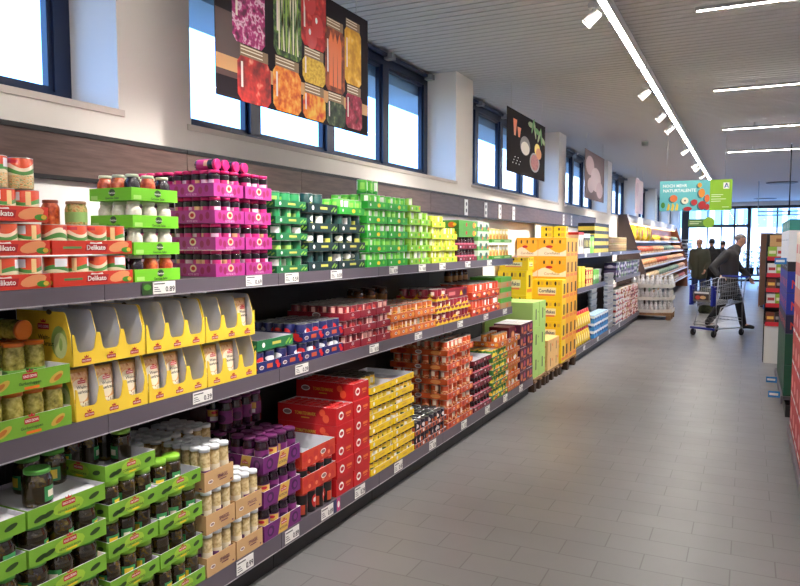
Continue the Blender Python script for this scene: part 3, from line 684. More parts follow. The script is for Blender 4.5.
# ================================================================== MIDDLE SHELF
PKG = mat('pickle_tray_green', (122, 176, 52), 0.5)
def deco_gh(f, L, h):       # gherkin slices tray
    crown_badge(f, 0, h * 0.58, L * 0.17); f.text('Gurkenhappen', 0, h * 0.36, h * 0.2, DGRN, 1, L * 0.36); f.rect(-L * 0.07, h * 0.06, L * 0.11, h * 0.2, ORG, 1)
    for s in (-1, 1):
        f.ell(s * L * 0.32, h * 0.42, L * 0.1, h * 0.2, mat('slice_gold', (206, 170, 70), 0.5), 1, rot=0.5); f.ell(s * L * 0.34, h * 0.4, L * 0.06, h * 0.12, mat('slice_rust', (190, 110, 40), 0.5), 2, rot=0.5)
gk = mottle('pickle_pieces', [(0.25, (66, 62, 18)), (0.5, (150, 140, 58)), (0.75, (196, 184, 96))], 45, 0.22, 0.8)
OL = mat('orange_lid', (214, 110, 34), 0.35)
glab = wrap_print('gherkin_label', (110, 170, 60), [('rect', 0.1, 0.5, 0.2, 0.8, (240, 236, 210)), ('rect', 0.6, 0.8, 0.1, 0.9, (60, 110, 40)), ('rect', 0.8, 0.9, 0.3, 0.7, (230, 190, 60))], 1)
jg = [jar('gherkin_slice_jar', 0.0345, 0.134, gk, OL, glab, 0.9, 0.76, 18, 0.09, (0.08, 0.36))]
fill('orange lidded', 'gherkin_slice_tray', jg, [(1.315, 1.614)], MI and ZM, 0.1405, [2], 0.25, 0.0345, 0.062, PKG, deco_gh, 'orange lidded gherkin jar', 'green printed tray of orange lidded jars', MI, cat='jar',
     keep=lambda c, l, i, k, last: (l == 0) or (i == 1 and k in (2, 3)) or (i == 2))
place(jg[0], (-2.25, 1.52, ZM + 2 * 0.1405 + 0.0005 + 0.0345), 0, 'orange lidded jar lying on its side on top of the gherkin jars', 'jar', rot=(0, pi / 2, 0.1))
# yellow pouch display boxes
YB = mat('yellow_display', (243, 206, 62), 0.5)
def make_display(L, d, h):
    root = None; n = 3; st = L / n
    b = MB(); t = 0.003
    b.box(-d, 0, -L / 2, L / 2, 0, t, YB)                                   # floor
    pts = [(-L / 2, t)]                                                     # front wall with a deep notch for every pouch
    out = [(-L / 2, h * 0.6)]
    for k in range(n):
        y0 = -L / 2 + k * st; out += [(y0 + st * 0.07, h * 0.58), (y0 + st * 0.17, h * 0.3), (y0 + st * 0.26, h * 0.25), (y0 + st * 0.74, h * 0.25), (y0 + st * 0.83, h * 0.3), (y0 + st * 0.93, h * 0.58)]
    out += [(L / 2, h * 0.6), (L / 2, t)]
    # split in convex strips so the notch stays clean
    lo = [(p[0], t) for p in out[:-1]]
    for k in range(len(out) - 2):
        (a0, b0), (a1, b1) = out[k], out[k + 1]
        if a1 - a0 < 1e-6: continue
        b.prism([(a0, t), (a1, t), (a1, b1), (a0, b0)], 0, -0.003, 0.0, YB)
    F, N = fronts(b, d, L)
    for k in range(n):
        y0 = -L / 2 + (k + 0.5) * st; crown_badge(F, y0, h * 0.055, st * 0.36)
    b2 = MB(); b2.box(-d, -d + t, -L / 2, L / 2, t, h, CARD_IN)
    root = b.build('pouch_display_box'); b2.build('back_wall', root)
    for k in range(n + 1):                                                  # dividers, rounded at the front top corner
        y = -L / 2 + k * st; y0, y1 = (y - 0.0015, y + 0.0015) if 0 < k < n else ((y, y + 0.003) if k == 0 else (y - 0.003, y))
        q = MB(); prof = [(-d + t, t), (-0.004, t), (-0.012, h * 0.6), (-0.03, h * 0.93), (-0.036, h * 0.98), (-0.045, h), (-d + t, h)]
        n_ = len(prof); i = q.add([(a, y0, c) for a, c in prof] + [(a, y1, c) for a, c in prof])
        q.face(range(i, i + n_), YB if k == 0 else mat('divider_grey', (208, 211, 224), 0.7)); q.face(range(i + 2 * n_ - 1, i + n_ - 1, -1), mat('divider_grey', (208, 211, 224), 0.7))
        for s_ in range(n_):
            j_ = (s_ + 1) % n_; q.face((i + s_, i + j_, i + n_ + j_, i + n_ + s_), YB)
        if k == 0:
            f = Face2D(q, (-d / 2, y0, 0), (1, 0, 0), (0, 0, 1))
            f.ell(d * 0.27, h * 0.44, d * 0.14, h * 0.3, mat('cabbage_a', (150, 180, 90), 0.5), 0, 16); f.ell(d * 0.29, h * 0.38, d * 0.115, h * 0.24, mat('cabbage_b', (206, 216, 150), 0.5), 1, 16); f.ell(d * 0.3, h * 0.4, d * 0.03, h * 0.12, mat('cabbage_a', (150, 180, 90), 0.5), 2)
            f.text('Wein-', 0.0, h * 0.52, h * 0.09, BLACK, 1); f.text('Sauerkraut', 0.0, h * 0.4, h * 0.09, BLACK, 1); crown_badge(f, 0.0, h * 0.66, d * 0.2)
            f.ell(0.03, h * 0.985, 0.014, h * 0.05, mat('finger_hole', (60, 46, 30), 0.6), 1)
        q.build('divider', root)
    return root
def pouch_deco(b, wd, h, th):
    f = Face2D(b, (th * 0.5 + 0.001, 0, 0), (0, 1, 0), (-0.055, 0, 1))
    f.text('Wein-', 0, h * 0.62, h * 0.075, BLACK, 1); f.text('Sauerkraut', 0, h * 0.52, h * 0.075, BLACK, 1, wd * 0.62)
    crown_badge(f, 0, h * 0.7, wd * 0.34)
kp = pouch('sauerkraut_pouch', 0.09, 0.162, 0.046, wrap_print('sauerkraut_print', (232, 176, 104), [('food', 0.5, 0.92, 6, [(0.3, (196, 110, 40)), (0.5, (238, 200, 150)), (0.75, (214, 140, 60))]), ('ell', 0.5, 0.55, 0.34, 0.24, (244, 232, 206)), ('food', 0.03, 0.3, 18, [(0.3, (236, 226, 200)), (0.55, (250, 240, 214)), (0.62, (140, 84, 40))]), ('band', 0.92, 1.0, (200, 150, 80))], 1, 0.3), pouch_deco)
DC = [(1.625, 1.944), (1.948, 2.268), (2.272, 2.6)]
FULLP = {(0, 0): (0, 1, 2), (1, 0): (0, 1), (2, 0): (0, 1), (0, 1): (), (1, 1): (), (2, 1): (2,)}
dispp = {}
for c, (ya, yb) in enumerate(DC):
    for l in range(2):
        L = round(yb - ya - 0.004, 3)
        if L not in dispp: dispp[L] = make_display(L, 0.28, 0.184)
        y = (ya + yb) / 2; z = ZM + 0.0005 + l * 0.1855
        lvn = 'lower row' if l == 0 else 'upper row'
        place(dispp[L], (-2.001 - 0.006 * l, y, z), 0, 'yellow display box for sauerkraut pouches, %s, %s from the near end' % (lvn, ORD[c]), 'display box', 'yellow pouch display boxes')
        for s_ in FULLP[(c, l)]:
            tilt = R.uniform(-0.02, 0.02)
            place(kp, (-2.034 - 0.02 * R.random(), y - L / 2 + (s_ + 0.5) * L / 3, z + 0.006), 0, 'orange sauerkraut pouch, %s slot of the %s box, %s' % (ORD[s_], ORD[c], lvn), 'pouch', 'sauerkraut pouches in the display boxes', rot=(tilt, -0.03, 0))
# blue cans
BL = mat('blue_tray', (28, 38, 104), 0.5)
def deco_blue(f, L, h):
    oval(f, -L * 0.33, h * 0.45, L * 0.2); f.rect(-L * 0.1, h * 0.3, L * 0.16, h * 0.72, mat('blue_tray_orange', (196, 84, 50), 0.5), 1)
    f.ell(L * 0.36, h * 0.7, L * 0.08, h * 0.24, mat('tomato_red', (206, 30, 36), 0.4), 1); f.ell(L * 0.42, h * 0.35, L * 0.08, h * 0.24, mat('tomato_red', (206, 30, 36), 0.4), 2)
bl = [can('tomato_can', 0.029, 0.0895, wrap_print('blue_can_print', (26, 30, 84), [('ell', 0.25, 0.6, 0.16, 0.14, (236, 236, 240)), ('ell', 0.7, 0.45, 0.14, 0.3, (206, 40, 40)), ('band', 0.0, 0.1, (190, 170, 90))], 1), 14)]
fill('blue', 'tomato_can_tray', bl, [(2.606, 2.785), (2.789, 2.976), (2.98, 3.173), (3.177, 3.375)], ZM, 0.0955, [1, 1, 2, 2], 0.34, 0.029, 0.05, BL, deco_blue, 'blue tomato can', 'dark blue tray of tomato cans', MI)
gtr = make_tray('empty_green_tray', 0.26, 0.3, 0.05, GT, deco_pea)
place(gtr, (-2.03, 2.79, ZM + 0.0965), 0.03, 'empty dark green tray lying on the blue cans', 'tray')
# dark red cans
DR = mat('crimson_tray', (140, 22, 42), 0.5)
def deco_dr(f, L, h): oval(f, L * 0.02, h * 0.62, L * 0.15); f.text('Kidneybohnen', 0, h * 0.25, h * 0.2, mat('crimson_text', (226, 120, 90), 0.5), 1, L * 0.6)
dr = [can('kidney_bean_can', 0.027, 0.0775, wrap_print('crimson_can_print', (126, 26, 40), [('rect', 0.1, 0.4, 0.35, 0.9, (228, 170, 160)), ('ell', 0.7, 0.5, 0.14, 0.3, (196, 60, 60))], 2), 12)]
fill('crimson', 'kidney_bean_tray', dr, [(3.385, 3.575), (3.579, 3.77), (3.774, 3.962)], ZM, 0.083, [3, 3, 3], 0.38, 0.027, 0.043, DR, deco_dr, 'crimson kidney bean can', 'crimson tray of kidney bean cans', MI)
# orange fruit cans
OT = mat('orange_tray', (216, 108, 40), 0.5)
def deco_or(f, L, h):
    for q in range(3): oval(f, L * (-0.32 + 0.32 * q), h * 0.5, L * 0.1); f.ell(L * (-0.2 + 0.32 * q), h * 0.5, L * 0.06, h * 0.3, mat('orange_fruit', (238, 160, 60), 0.5), 0)
oc = [can('peach_can', 0.0335, 0.092, wrap_print('peach_can_print', (206, 104, 34), [('food', 0.1, 0.7, 9, [(0.35, (150, 60, 20)), (0.5, (232, 150, 50)), (0.7, (244, 200, 90))]), ('rect', 0.3, 0.5, 0.4, 0.9, (236, 226, 200))], 2), 14)]
fill('middle orange', 'peach_can_tray', oc, [(3.97, 4.323), (4.327, 4.68)], ZM, 0.098, [2, 2], 0.32, 0.0335, 0.05, OT, deco_or, 'orange peach can', 'long orange tray of peach cans', MI)
dj = [jar('preserve_jar', 0.034, 0.1, mottle('dark_preserve', [(0.3, (36, 18, 10)), (0.7, (110, 60, 20))], 50, 0.25, 0.7), mat('brown_lid', (70, 44, 34), 0.4), mat('ochre_label', (170, 120, 60), 0.5), 0.88, 0.78, 12)]
for k in range(6): place(dj[0], (-2.26 - 0.09 * (k % 2), 4.0 + k * 0.085, ZM + 0.197), k, 'dark preserve jar behind on the orange cans, %s from the near end' % ORD[k], 'jar', 'dark jars on the orange cans')
# yellow and red pineapple
YT = mat('pineapple_tray', (226, 182, 46), 0.5)
def deco_pi(f, L, h):
    f.rect(-L / 2, h * 0.45, L / 2, h, mat('pine_red', (140, 24, 44), 0.5), 0)
    for q in (-0.34, 0.0, 0.34): f.poly([(L * (q - 0.12), h * 0.1), (L * (q + 0.12), h * 0.1), (L * q, h * 0.95)], YEL, 1)
yc2 = [can('pineapple_can', 0.0345, 0.083, wrap_print('pineapple_print', (144, 26, 46), [('wave', 0.4, 0.22, (244, 196, 50)), ('rect', 0.3, 0.55, 0.5, 0.8, (246, 226, 210))], 2), 14)]
fill('pineapple', 'pineapple_can_tray', yc2, [(4.69, 4.925), (4.929, 5.163), (5.167, 5.402)], ZM, 0.0885, [3, 2, 2], 0.32, 0.0345, 0.036, YT, deco_pi, 'dark red pineapple can', 'yellow tray of pineapple cans', MI)
rc = make_carton('flat_carton', 0.26, 0.44, 0.068, mat('wine_carton', (132, 20, 36), 0.5), lambda f, L, h: (f.ell(L * 0.36, h * 0.5, h * 0.5, h * 0.4, mat('berry', (60, 20, 50), 0.5), 1), f.poly([(L * 0.12, h * 0.2), (L * 0.26, h * 0.2), (L * 0.19, h * 0.8)], YEL, 1), f.rect(-L * 0.4, h * 0.3, -L * 0.1, h * 0.7, mat('wine_text', (214, 120, 120), 0.5), 1)))
place(rc, (-2.03, 5.17, ZM + 0.178), 0, 'flat dark red carton lying on the pineapple cans', 'carton')
# red-orange boxes
def deco_ro(f, L, h):
    f.ell(-L * 0.25, h * 0.6, L * 0.13, h * 0.2, WHITE, 1); f.ell(L * 0.2, h * 0.5, L * 0.2, h * 0.28, mat('apricot', (244, 150, 60), 0.5), 1); f.ell(L * 0.05, h * 0.3, L * 0.14, h * 0.18, mat('ro_dark', (110, 20, 24), 0.5), 2)
roc = [can('apricot_can', 0.036, 0.124, wrap_print('apricot_print', (206, 70, 30), [('food', 0.0, 0.5, 8, [(0.3, (150, 30, 20)), (0.5, (240, 140, 50)), (0.7, (250, 200, 110))]), ('rect', 0.25, 0.6, 0.55, 0.9, (250, 236, 224))], 2), 14)]
fill('red-orange', 'apricot_can_tray', roc, [(5.42, 5.662), (5.666, 5.906), (5.91, 6.15)], ZM, 0.134, [2, 2, 2], 0.3, 0.036, 0.062, mat('red_orange_tray', (204, 62, 28), 0.5), deco_ro, 'red-orange apricot can', 'red-orange tray of apricot cans', MI)
for k in range(4): place(dj[0], (-2.24, 5.5 + k * 0.12, ZM + 0.269), k, 'brown preserve jar standing on the red-orange cans, %s from near end' % ORD[k], 'jar', 'brown jars on the red-orange cans')
kb = make_carton('kraft_pack', 0.3, 0.32, 0.094, KRAFT, lambda f, L, h: (f.rect(-L / 2, h * 0.55, L / 2, h, mat('band_green', (90, 180, 50), 0.5), 0), f.ell(L * 0.1, h * 0.25, h * 0.3, h * 0.2, ORG, 1)), mat('band_green', (90, 180, 50), 0.5))
for l in range(3): place(kb, (-2.001, 6.335, ZM + 0.0005 + l * 0.0955), 0, 'kraft pack with bright green band at the shelf end, %s' % ('bottom one', 'second one up', 'top one')[l], 'carton', 'kraft packs at the shelf end')

# ================================================================== BOTTOM DECK
def deco_pk(kind):
    def deco(f, L, h):
        crown_badge(f, 0, h * 0.52, L * 0.17); f.text(kind, 0, h * 0.3, h * 0.16, DGRN, 1, L * 0.4); f.rect(-L * 0.05, h * 0.1, L * 0.09, h * 0.2, YEL, 1)
        for s, q in ((-1, 0.36), (-1, 0.26), (1, 0.34)): f.ell(s * L * q, h * (0.5 if s > 0 else 0.34 + 0.6 * (0.36 - q)), L * 0.075, h * 0.15, mat('pickle_print', (40, 66, 24), 0.5), 1, rot=0.25)
        f.ell(0, h * 0.45, L * 0.2, h * 0.46, mat('pickle_tray_glow', (160, 200, 60), 0.5), 0)
    return deco
pk = mottle('gherkin_dark', [(0.3, (18, 14, 5)), (0.5, (48, 36, 12)), (0.66, (84, 68, 22)), (0.8, (124, 106, 44))], 42, 0.15, 1.0)
GL = mat('green_lid', (92, 170, 70), 0.35)
plab = wrap_print('pickle_label', (44, 34, 12), [('rect', 0.1, 0.32, 0.05, 0.95, (60, 140, 80)), ('rect', 0.14, 0.28, 0.2, 0.8, (234, 208, 60)), ('rect', 0.62, 0.8, 0.05, 0.95, (70, 150, 90)), ('rect', 0.66, 0.76, 0.3, 0.7, (240, 236, 210))], 1, 0.2)
pa = [jar('pickle_jar', 0.046, 0.1225, pk, GL, plab, 0.82, 0.74, 20, 0.12, (0.12, 0.56))]
def keep_pa(c, l, i, k, last):
    if not last: return i == 0 or (i == 1 and l == 3)
    return False
fill('large pickle', 'pickle_jar_tray', pa, [(1.12, 1.433), (1.437, 1.742)], ZB + 0.003, 0.127, [5, 5], 0.3, 0.046, 0.058, PKG, deco_pk('GEWÜRZGURKEN'), 'large dark pickle jar', 'green printed tray of large pickle jars', BO, cat='jar', keep=keep_pa)
pb = [jar('cornichon_jar', 0.0375, 0.1355, pk, mat('lime_lid', (140, 196, 60), 0.35), plab, 0.9, 0.76, 18, 0.15, (0.14, 0.54))]
pad = MB(); pad.box(-0.29, -0.005, -0.145, 0.145, 0, 0.042, CARD_IN); pad = pad.build('white_card_pad')
def keep_pb(c, l, i, k, last):
    if not last: return i == 0 or (i == 1 and l == [4, 3][c] - 1)
    if c == 0: return i == 2 or (i == 1 and k == 2)
    return (i == 0 and k < 2) or (i == 1 and k == 0)
fill('cornichon', 'cornichon_jar_tray', pb, [(1.75, 1.992), (1.996, 2.238)], ZB + 0.003, 0.14, [5, 4], 0.27, 0.0375, 0.058, PKG, deco_pk('CORNICHONS'), 'dark cornichon jar', 'green printed tray of cornichon jars', BO, cat='jar', keep=keep_pb, jit=0.008)
for c, y in enumerate((1.2765, 1.5895)):
    z = ZB + 0.003 + 4 * 0.127 + 0.0035
    place(pad, (-2.007, y, z), 0, 'white card pad inside the top tray of large pickle jars, %s' % ('at the picture edge', 'beside the cornichons')[c], 'card', 'card pads')
    for k, (dx, dy) in enumerate(((0.055, -0.07), (0.2, 0.0), (0.2, 0.098)) if c else ((0.15, -0.1), (0.15, 0.0), (0.16, 0.1), (0.245, 0.03))):
        place(pa[0], (-2.007 - dx, y + dy, z + 0.0425), 2.2 + k, 'large dark pickle jar standing on the card pad, %s, %s tray' % (('nearest the aisle', 'behind it', 'at the back', 'farthest back')[k], ORD[c]), 'jar', 'pickle jars on the card pads')
# asparagus
asp = mottle('asparagus', [(0.3, (176, 146, 92)), (0.55, (226, 204, 154)), (0.8, (240, 226, 190))], 55, 0.25, 0.7)
WL = mat('white_lid', (232, 236, 240), 0.3)
al = wrap_print('asparagus_label', (226, 214, 190), [('rect', 0.1, 0.4, 0.3, 0.7, (110, 60, 120)), ('band', 0.0, 0.12, (190, 160, 110))], 1)
aj = [jar('asparagus_jar', 0.0235, 0.1775, asp, WL, al, 0.96, 0.84, 16, 0.09, (0.3, 0.55))]
def deco_as(f, L, h):
    oval(f, -L * 0.3, h * 0.45, L * 0.17); f.text('SPARGEL', L * 0.12, h * 0.56, h * 0.2, mat('plum_ink', (96, 40, 70), 0.5), 1, L * 0.36); f.rect(0.0, h * 0.34, L * 0.24, h * 0.39, mat('plum_ink', (96, 40, 70), 0.5), 1)
    f.rect(L * 0.38, h * 0.12, L * 0.44, h * 0.2, mat('plum_ink', (96, 40, 70), 0.5), 1)
AC = [(2.245, 2.436), (2.44, 2.632)]
fill('kraft', 'asparagus_jar_tray', aj, AC, ZB, 0.1835, [3, 2], 0.25, 0.0235, 0.083, KRAFT, deco_as, 'white lidded asparagus jar', 'kraft tray of asparagus jars', BO, cat='jar', inner=KRAFT)
fill('rear kraft', 'asparagus_jar_tray', aj, AC, ZB, 0.1835, [3, 3], 0.25, 0.0235, 0.083, KRAFT, deco_as, 'white lidded asparagus jar', 'kraft tray behind the front kraft trays', BO, cat='jar', xf=-2.275, keep=lambda c, l, i, k, last: last or (l == 1 and i == 0), inner=KRAFT)
fill('farther rear kraft', 'asparagus_jar_tray', aj, [(1.99, 2.236)], ZB, 0.1835, [3], 0.25, 0.0235, 0.083, KRAFT, deco_as, 'white lidded asparagus jar', 'kraft tray behind the cornichon trays', BO, cat='jar', xf=-2.3, keep=lambda c, l, i, k, last: last, inner=KRAFT)
# red cabbage
PU = mat('purple_tray', (112, 36, 110), 0.5)
def deco_pu(f, L, h):
    f.poly([(-L * 0.14, 0.001), (L * 0.12, 0.001), (L * 0.2, h), (-L * 0.06, h)], mat('cabbage_gold', (216, 176, 84), 0.5), 0); crown_badge(f, 0.02 * L, h * 0.5, L * 0.15); f.text('ROTKOHL', 0.01 * L, h * 0.28, h * 0.17, mat('plum_text', (70, 14, 60), 0.5), 1, L * 0.22)
    for s in (-1, 1): f.ell(s * L * 0.33, h * 0.5, L * 0.09, h * 0.34, mat('cabbage_purple', (66, 18, 72), 0.5), 0); f.ell(s * L * 0.34, h * 0.5, L * 0.05, h * 0.2, mat('cabbage_mid', (120, 50, 120), 0.5), 1)
rk = mottle('red_cabbage', [(0.3, (16, 4, 18)), (0.7, (48, 12, 40))], 60, 0.2, 0.8)
PL = mat('purple_lid', (98, 34, 86), 0.35)
rl = wrap_print('cabbage_label', (120, 40, 110), [('rect', 0.08, 0.42, 0.45, 0.95, (222, 180, 90)), ('rect', 0.15, 0.4, 0.1, 0.42, (236, 226, 230)), ('ell', 0.25, 0.75, 0.07, 0.12, (190, 30, 50)), ('ell', 0.75, 0.4, 0.12, 0.3, (70, 16, 70))], 1)
rj = [jar('red_cabbage_jar', 0.0345, 0.158, rk, PL, rl, 0.84, 0.78, 18, 0.09, (0.26, 0.66))]
fill('purple', 'red_cabbage_tray', rj, [(2.64, 2.948)], ZB, 0.164, [3], 0.22, 0.0345, 0.078, PU, deco_pu, 'purple lidded red cabbage jar', 'purple printed tray of red cabbage jars', BO, cat='jar')
fill('rear purple', 'red_cabbage_tray', rj, [(2.64, 2.948)], ZB, 0.164, [3], 0.22, 0.0345, 0.078, PU, deco_pu, 'purple lidded red cabbage jar', 'purple tray behind the front purple trays', BO, cat='jar', xf=-2.25, keep=lambda c, l, i, k, last: last or i == 0)
for k in range(6): place(rj[0], (-2.28 - 0.075 * (k // 4), 2.71 + 0.076 * (k % 4), ZB + 3 * 0.164 - 0.164 + 0.0035 + 0.1585 + 0.0), k, 'red cabbage jar stacked on top of the rear jars, %s from near end, %s' % (ORD[k % 4], ROWS[k // 4]), 'jar', 'topmost red cabbage jars')
# open tomato trays
RT = mat('tomato_tray', (206, 66, 44), 0.5)
def deco_to(f, L, h):
    for q in range(6): f.ell(L * (-0.42 + 0.16 * q), h * (0.3 if q % 2 else 0.6), h * 0.27, h * 0.25, mat('tomato_print', (222, 60, 40) if q % 2 else (196, 40, 36), 0.4), 0)
    for q in range(4): f.ell(L * (-0.3 + 0.2 * q), h * 0.3, h * 0.14, h * 0.13, mat('tomato_pale', (236, 130, 96), 0.5), 1)
    oval(f, L * 0.12, h * 0.5, L * 0.16, WHITE, 2)
tcn = [can('chopped_tomato_can', 0.036, 0.126, wrap_print('black_tomato_print', (24, 18, 20), [('ell', 0.3, 0.45, 0.2, 0.28, (206, 40, 34)), ('ell', 0.3, 0.5, 0.12, 0.1, (240, 236, 226)), ('band', 0.9, 1.0, (180, 40, 34)), ('rect', 0.6, 0.9, 0.1, 0.5, (196, 70, 40))], 2), 16)]
fill('tomato', None, tcn, [(2.962, 3.29)], ZB, 0.1, [1], 0.3, 0.036, 0.1, RT, deco_to, 'black tomato can', '', BO)
tt = make_tray('tomato_can_open_tray', 0.3, 0.325, 0.088, RT, deco_to)
place(tt, (-2.002, 3.126, ZB + 0.1275), 0, 'red tomato printed tray standing on the black tomato cans', 'tray', None)
for i in range(4):
    for k in range(4): place(tcn[0], (-2.0425 - 0.0735 * i, 3.006 + 0.08 * k, ZB + 0.131 - 0.0), i + k, 'black tomato can in the tray above, %s along the %s' % (ORD[k], ROWS[i]), 'can', 'tomato cans in the raised tray') if (i == 0 or k == 0) else None
place(tt, (-2.006, 3.128, ZB + 0.258), 0.01, 'empty red tomato printed tray on top, white inside', 'tray', None)
# red tomato paste cartons
RC = mat('red_carton', (200, 30, 36), 0.45)
def deco_rcF(f, L, h): f.ell(-L * 0.22, h * 0.5, L * 0.14, h * 0.24, WHITE, 1); f.ell(-L * 0.22, h * 0.5, L * 0.1, h * 0.12, REDB, 2); f.rect(L * 0.05, h * 0.45, L * 0.36, h * 0.6, mat('carton_orange', (232, 120, 60), 0.5), 1); f.rect(L * 0.1, h * 0.32, L * 0.3, h * 0.38, mat('carton_orange', (232, 120, 60), 0.5), 1)
def deco_rcN(f, L, h):
    oval(f, -L * 0.33, h * 0.55, L * 0.16); f.text('TOMATENMARK', -L * 0.02, h * 0.55, h * 0.2, GOLD, 1, L * 0.36); f.rect(-L * 0.09, h * 0.28, L * 0.05, h * 0.34, GOLD, 1)
    f.ell(L * 0.27, h * 0.68, L * 0.05, h * 0.2, mat('tomato_print_light', (232, 90, 56), 0.4), 1); f.ell(L * 0.33, h * 0.36, L * 0.055, h * 0.24, mat('tomato_print_light', (232, 90, 56), 0.4), 2)
rcar = make_carton('tomato_paste_carton', 0.39, 0.186, 0.0985, RC, deco_rcF, None, deco_rcN)
b = MB(); tray_shell(b, 0.39, 0.186, 0.0985, RC); F, N = fronts(b, 0.39, 0.186); deco_rcF(F, 0.186, 0.0985); deco_rcN(N, 0.39, 0.0985); rtop = b.build('tomato_paste_open_carton')
pt_ = MB(); pt_.lathe([(0.0205, 0), (0.0215, 0.006), (0.0215, 0.088), (0.019, 0.0935), (0.016, 0.094)], mat('paste_red', (206, 40, 40), 0.4), 12)
tp = [pt_.build('tomato_paste_tin')]
for c, (ya, n) in enumerate(((3.398, 5), (3.59, 6))):
    for l in range(n):
        x, y, z = -2.001 - R.uniform(0, 0.012), ya, ZB + 0.0005 + l * 0.1
        lb = 'red tomato paste carton, %s of the %s column' % ('bottom one' if not l else LEVEL[l] + ' one up', ORD[c])
        if l < n - 1: place(rcar, (x, y, z), 0, lb, 'carton', 'red tomato paste cartons')
        else:
            place(rtop, (x, y, z), 0, 'open ' + lb, 'carton', 'open red tomato paste cartons')
            for i in range(8):
                for k in range(4): place(tp[0], (x - 0.026 - 0.0478 * i, y - 0.0665 + 0.0443 * k * 1.0, z + 0.0035), 0, 'red tomato paste tin, %s along the %s of the open carton, %s column' % (ORD[k], ROWS[i], ORD[c]), 'tin', 'tins in the open red cartons')
# yellow mustard trays
YM = mat('mustard_tray', (244, 206, 24), 0.5)
def deco_ym(f, L, h): f.ell(-L * 0.36, h * 0.5, h * 0.3, h * 0.3, WHITE, 1); f.rect(-L * 0.1, h * 0.35, L * 0.1, h * 0.6, GOLD, 1); f.rect(L * 0.3, h * 0.3, L * 0.4, h * 0.7, GOLD, 1)
mj = [jar('mustard_jar', 0.0285, 0.0785, mottle('mustard', [(0.3, (214, 160, 20)), (0.7, (240, 200, 60))], 30, 0.3, 0.5), mat('mustard_lid', (60, 50, 34), 0.35), wrap_print('mustard_label', (246, 214, 60), [('rect', 0.1, 0.3, 0.5, 0.8, (90, 110, 60)), ('rect', 0.6, 0.8, 0.2, 0.95, (250, 246, 230))], 1), 0.9, 0.8, 12, 0.16, (0.1, 0.7))]
fill('yellow', 'mustard_jar_tray', mj, [(3.695, 4.005), (4.01, 4.32)], ZB, 0.0835, [7, 7], 0.36, 0.0285, 0.041, YM, deco_ym, 'yellow mustard jar', 'bright yellow tray of mustard jars', BO, cat='jar',
     keep=lambda c, l, i, k, last: (i == 0 and l < 6) or (l == 5 and c == 1 and i < 2) or (l == 6 and c == 0 and i >= 2))
# small dark tins
DT = mat('rust_tray', (176, 80, 40), 0.5)
def deco_dt(f, L, h):
    for q in range(5): f.rect(L * (-0.45 + 0.2 * q), h * 0.15, L * (-0.36 + 0.2 * q), h * 0.8, mat('dt_navy', (36, 34, 60), 0.5), 1)
    f.ell(0, h * 0.5, h * 0.5, h * 0.35, WHITE, 2)
dt = [can('sardine_tin', 0.0275, 0.085, wrap_print('dark_tin_print', (34, 28, 44), [('ell', 0.3, 0.55, 0.18, 0.18, (236, 226, 220)), ('band', 0.0, 0.25, (196, 84, 40)), ('rect', 0.6, 0.9, 0.3, 0.6, (190, 90, 40))], 2), 12)]
fill('dark tin', 'dark_tin_tray', dt, [(4.33, 4.612), (4.616, 4.9)], ZB, 0.09, [2, 2], 0.45, 0.0275, 0.03, DT, deco_dt, 'small dark tin', 'rust coloured tray of small dark tins', BO, cat='tin')
# tall orange can stack
OB = mat('deep_orange_tray', (206, 84, 34), 0.5)
def deco_ob(f, L, h): oval(f, 0, h * 0.5, L * 0.12); f.ell(L * 0.3, h * 0.5, L * 0.09, h * 0.36, mat('ravioli', (240, 160, 90), 0.5), 0); f.ell(-L * 0.3, h * 0.5, L * 0.09, h * 0.36, mat('ravioli_red', (176, 40, 24), 0.5), 0)
ob = [can('ravioli_can', 0.0335, 0.1065, wrap_print('ravioli_print', (204, 78, 34), [('food', 0.05, 0.6, 10, [(0.3, (150, 44, 20)), (0.5, (226, 120, 60)), (0.68, (244, 206, 160))]), ('rect', 0.3, 0.6, 0.55, 0.9, (240, 220, 196)), ('band', 0.93, 1, (230, 200, 180))], 2), 14)]
fill('orange', 'ravioli_can_tray', ob, [(4.91, 5.186), (5.19, 5.466)], ZB, 0.1115, [6, 6], 0.48, 0.0335, 0.044, OB, deco_ob, 'orange ravioli can', 'deep orange tray of ravioli cans', BO)
fill('lower cherry', 'cherry_jar_tray', wj, [(5.49, 5.718), (5.722, 5.95)], ZB, 0.098, [5, 5], 0.3, 0.03, 0.04, WINE, deco_wine, 'dark red cherry jar', 'dark red tray of cherry jars', BO, cat='jar', full=False, keep=lambda c, l, i, k, last: i == 0 and not last)
GY = mat('green_yellow_tray', (60, 120, 52), 0.5)
def deco_gy(f, L, h): f.ell(0, h * 0.5, L * 0.16, h * 0.3, ORG, 1); f.ell(-L * 0.25, h * 0.4, L * 0.12, h * 0.26, YEL, 1); f.ell(L * 0.3, h * 0.6, L * 0.1, h * 0.26, YEL, 1); f.ell(0, h * 0.5, L * 0.07, h * 0.13, DGRN, 2)
gy = [can('mandarin_can', 0.0335, 0.109, wrap_print('mandarin_print', (66, 128, 56), [('ell', 0.3, 0.4, 0.24, 0.28, (244, 180, 40)), ('ell', 0.75, 0.5, 0.16, 0.2, (240, 214, 70)), ('band', 0.9, 1.0, (236, 200, 60))], 2), 12)]
fill('mandarin', 'mandarin_can_tray', gy, [(5.96, 6.186), (6.19, 6.418)], ZB, 0.115, [4, 4], 0.3, 0.0335, 0.05, GY, deco_gy, 'green and yellow mandarin can', 'green and yellow tray of mandarin cans', BO)
oo = [can('orange_fruit_can', 0.03, 0.109, wrap_print('orange_fruit_print', (226, 150, 70), [('ell', 0.3, 0.45, 0.24, 0.26, (236, 110, 30)), ('ell', 0.75, 0.6, 0.18, 0.2, (250, 240, 226)), ('band', 0.0, 0.08, (190, 90, 30))], 2), 12)]
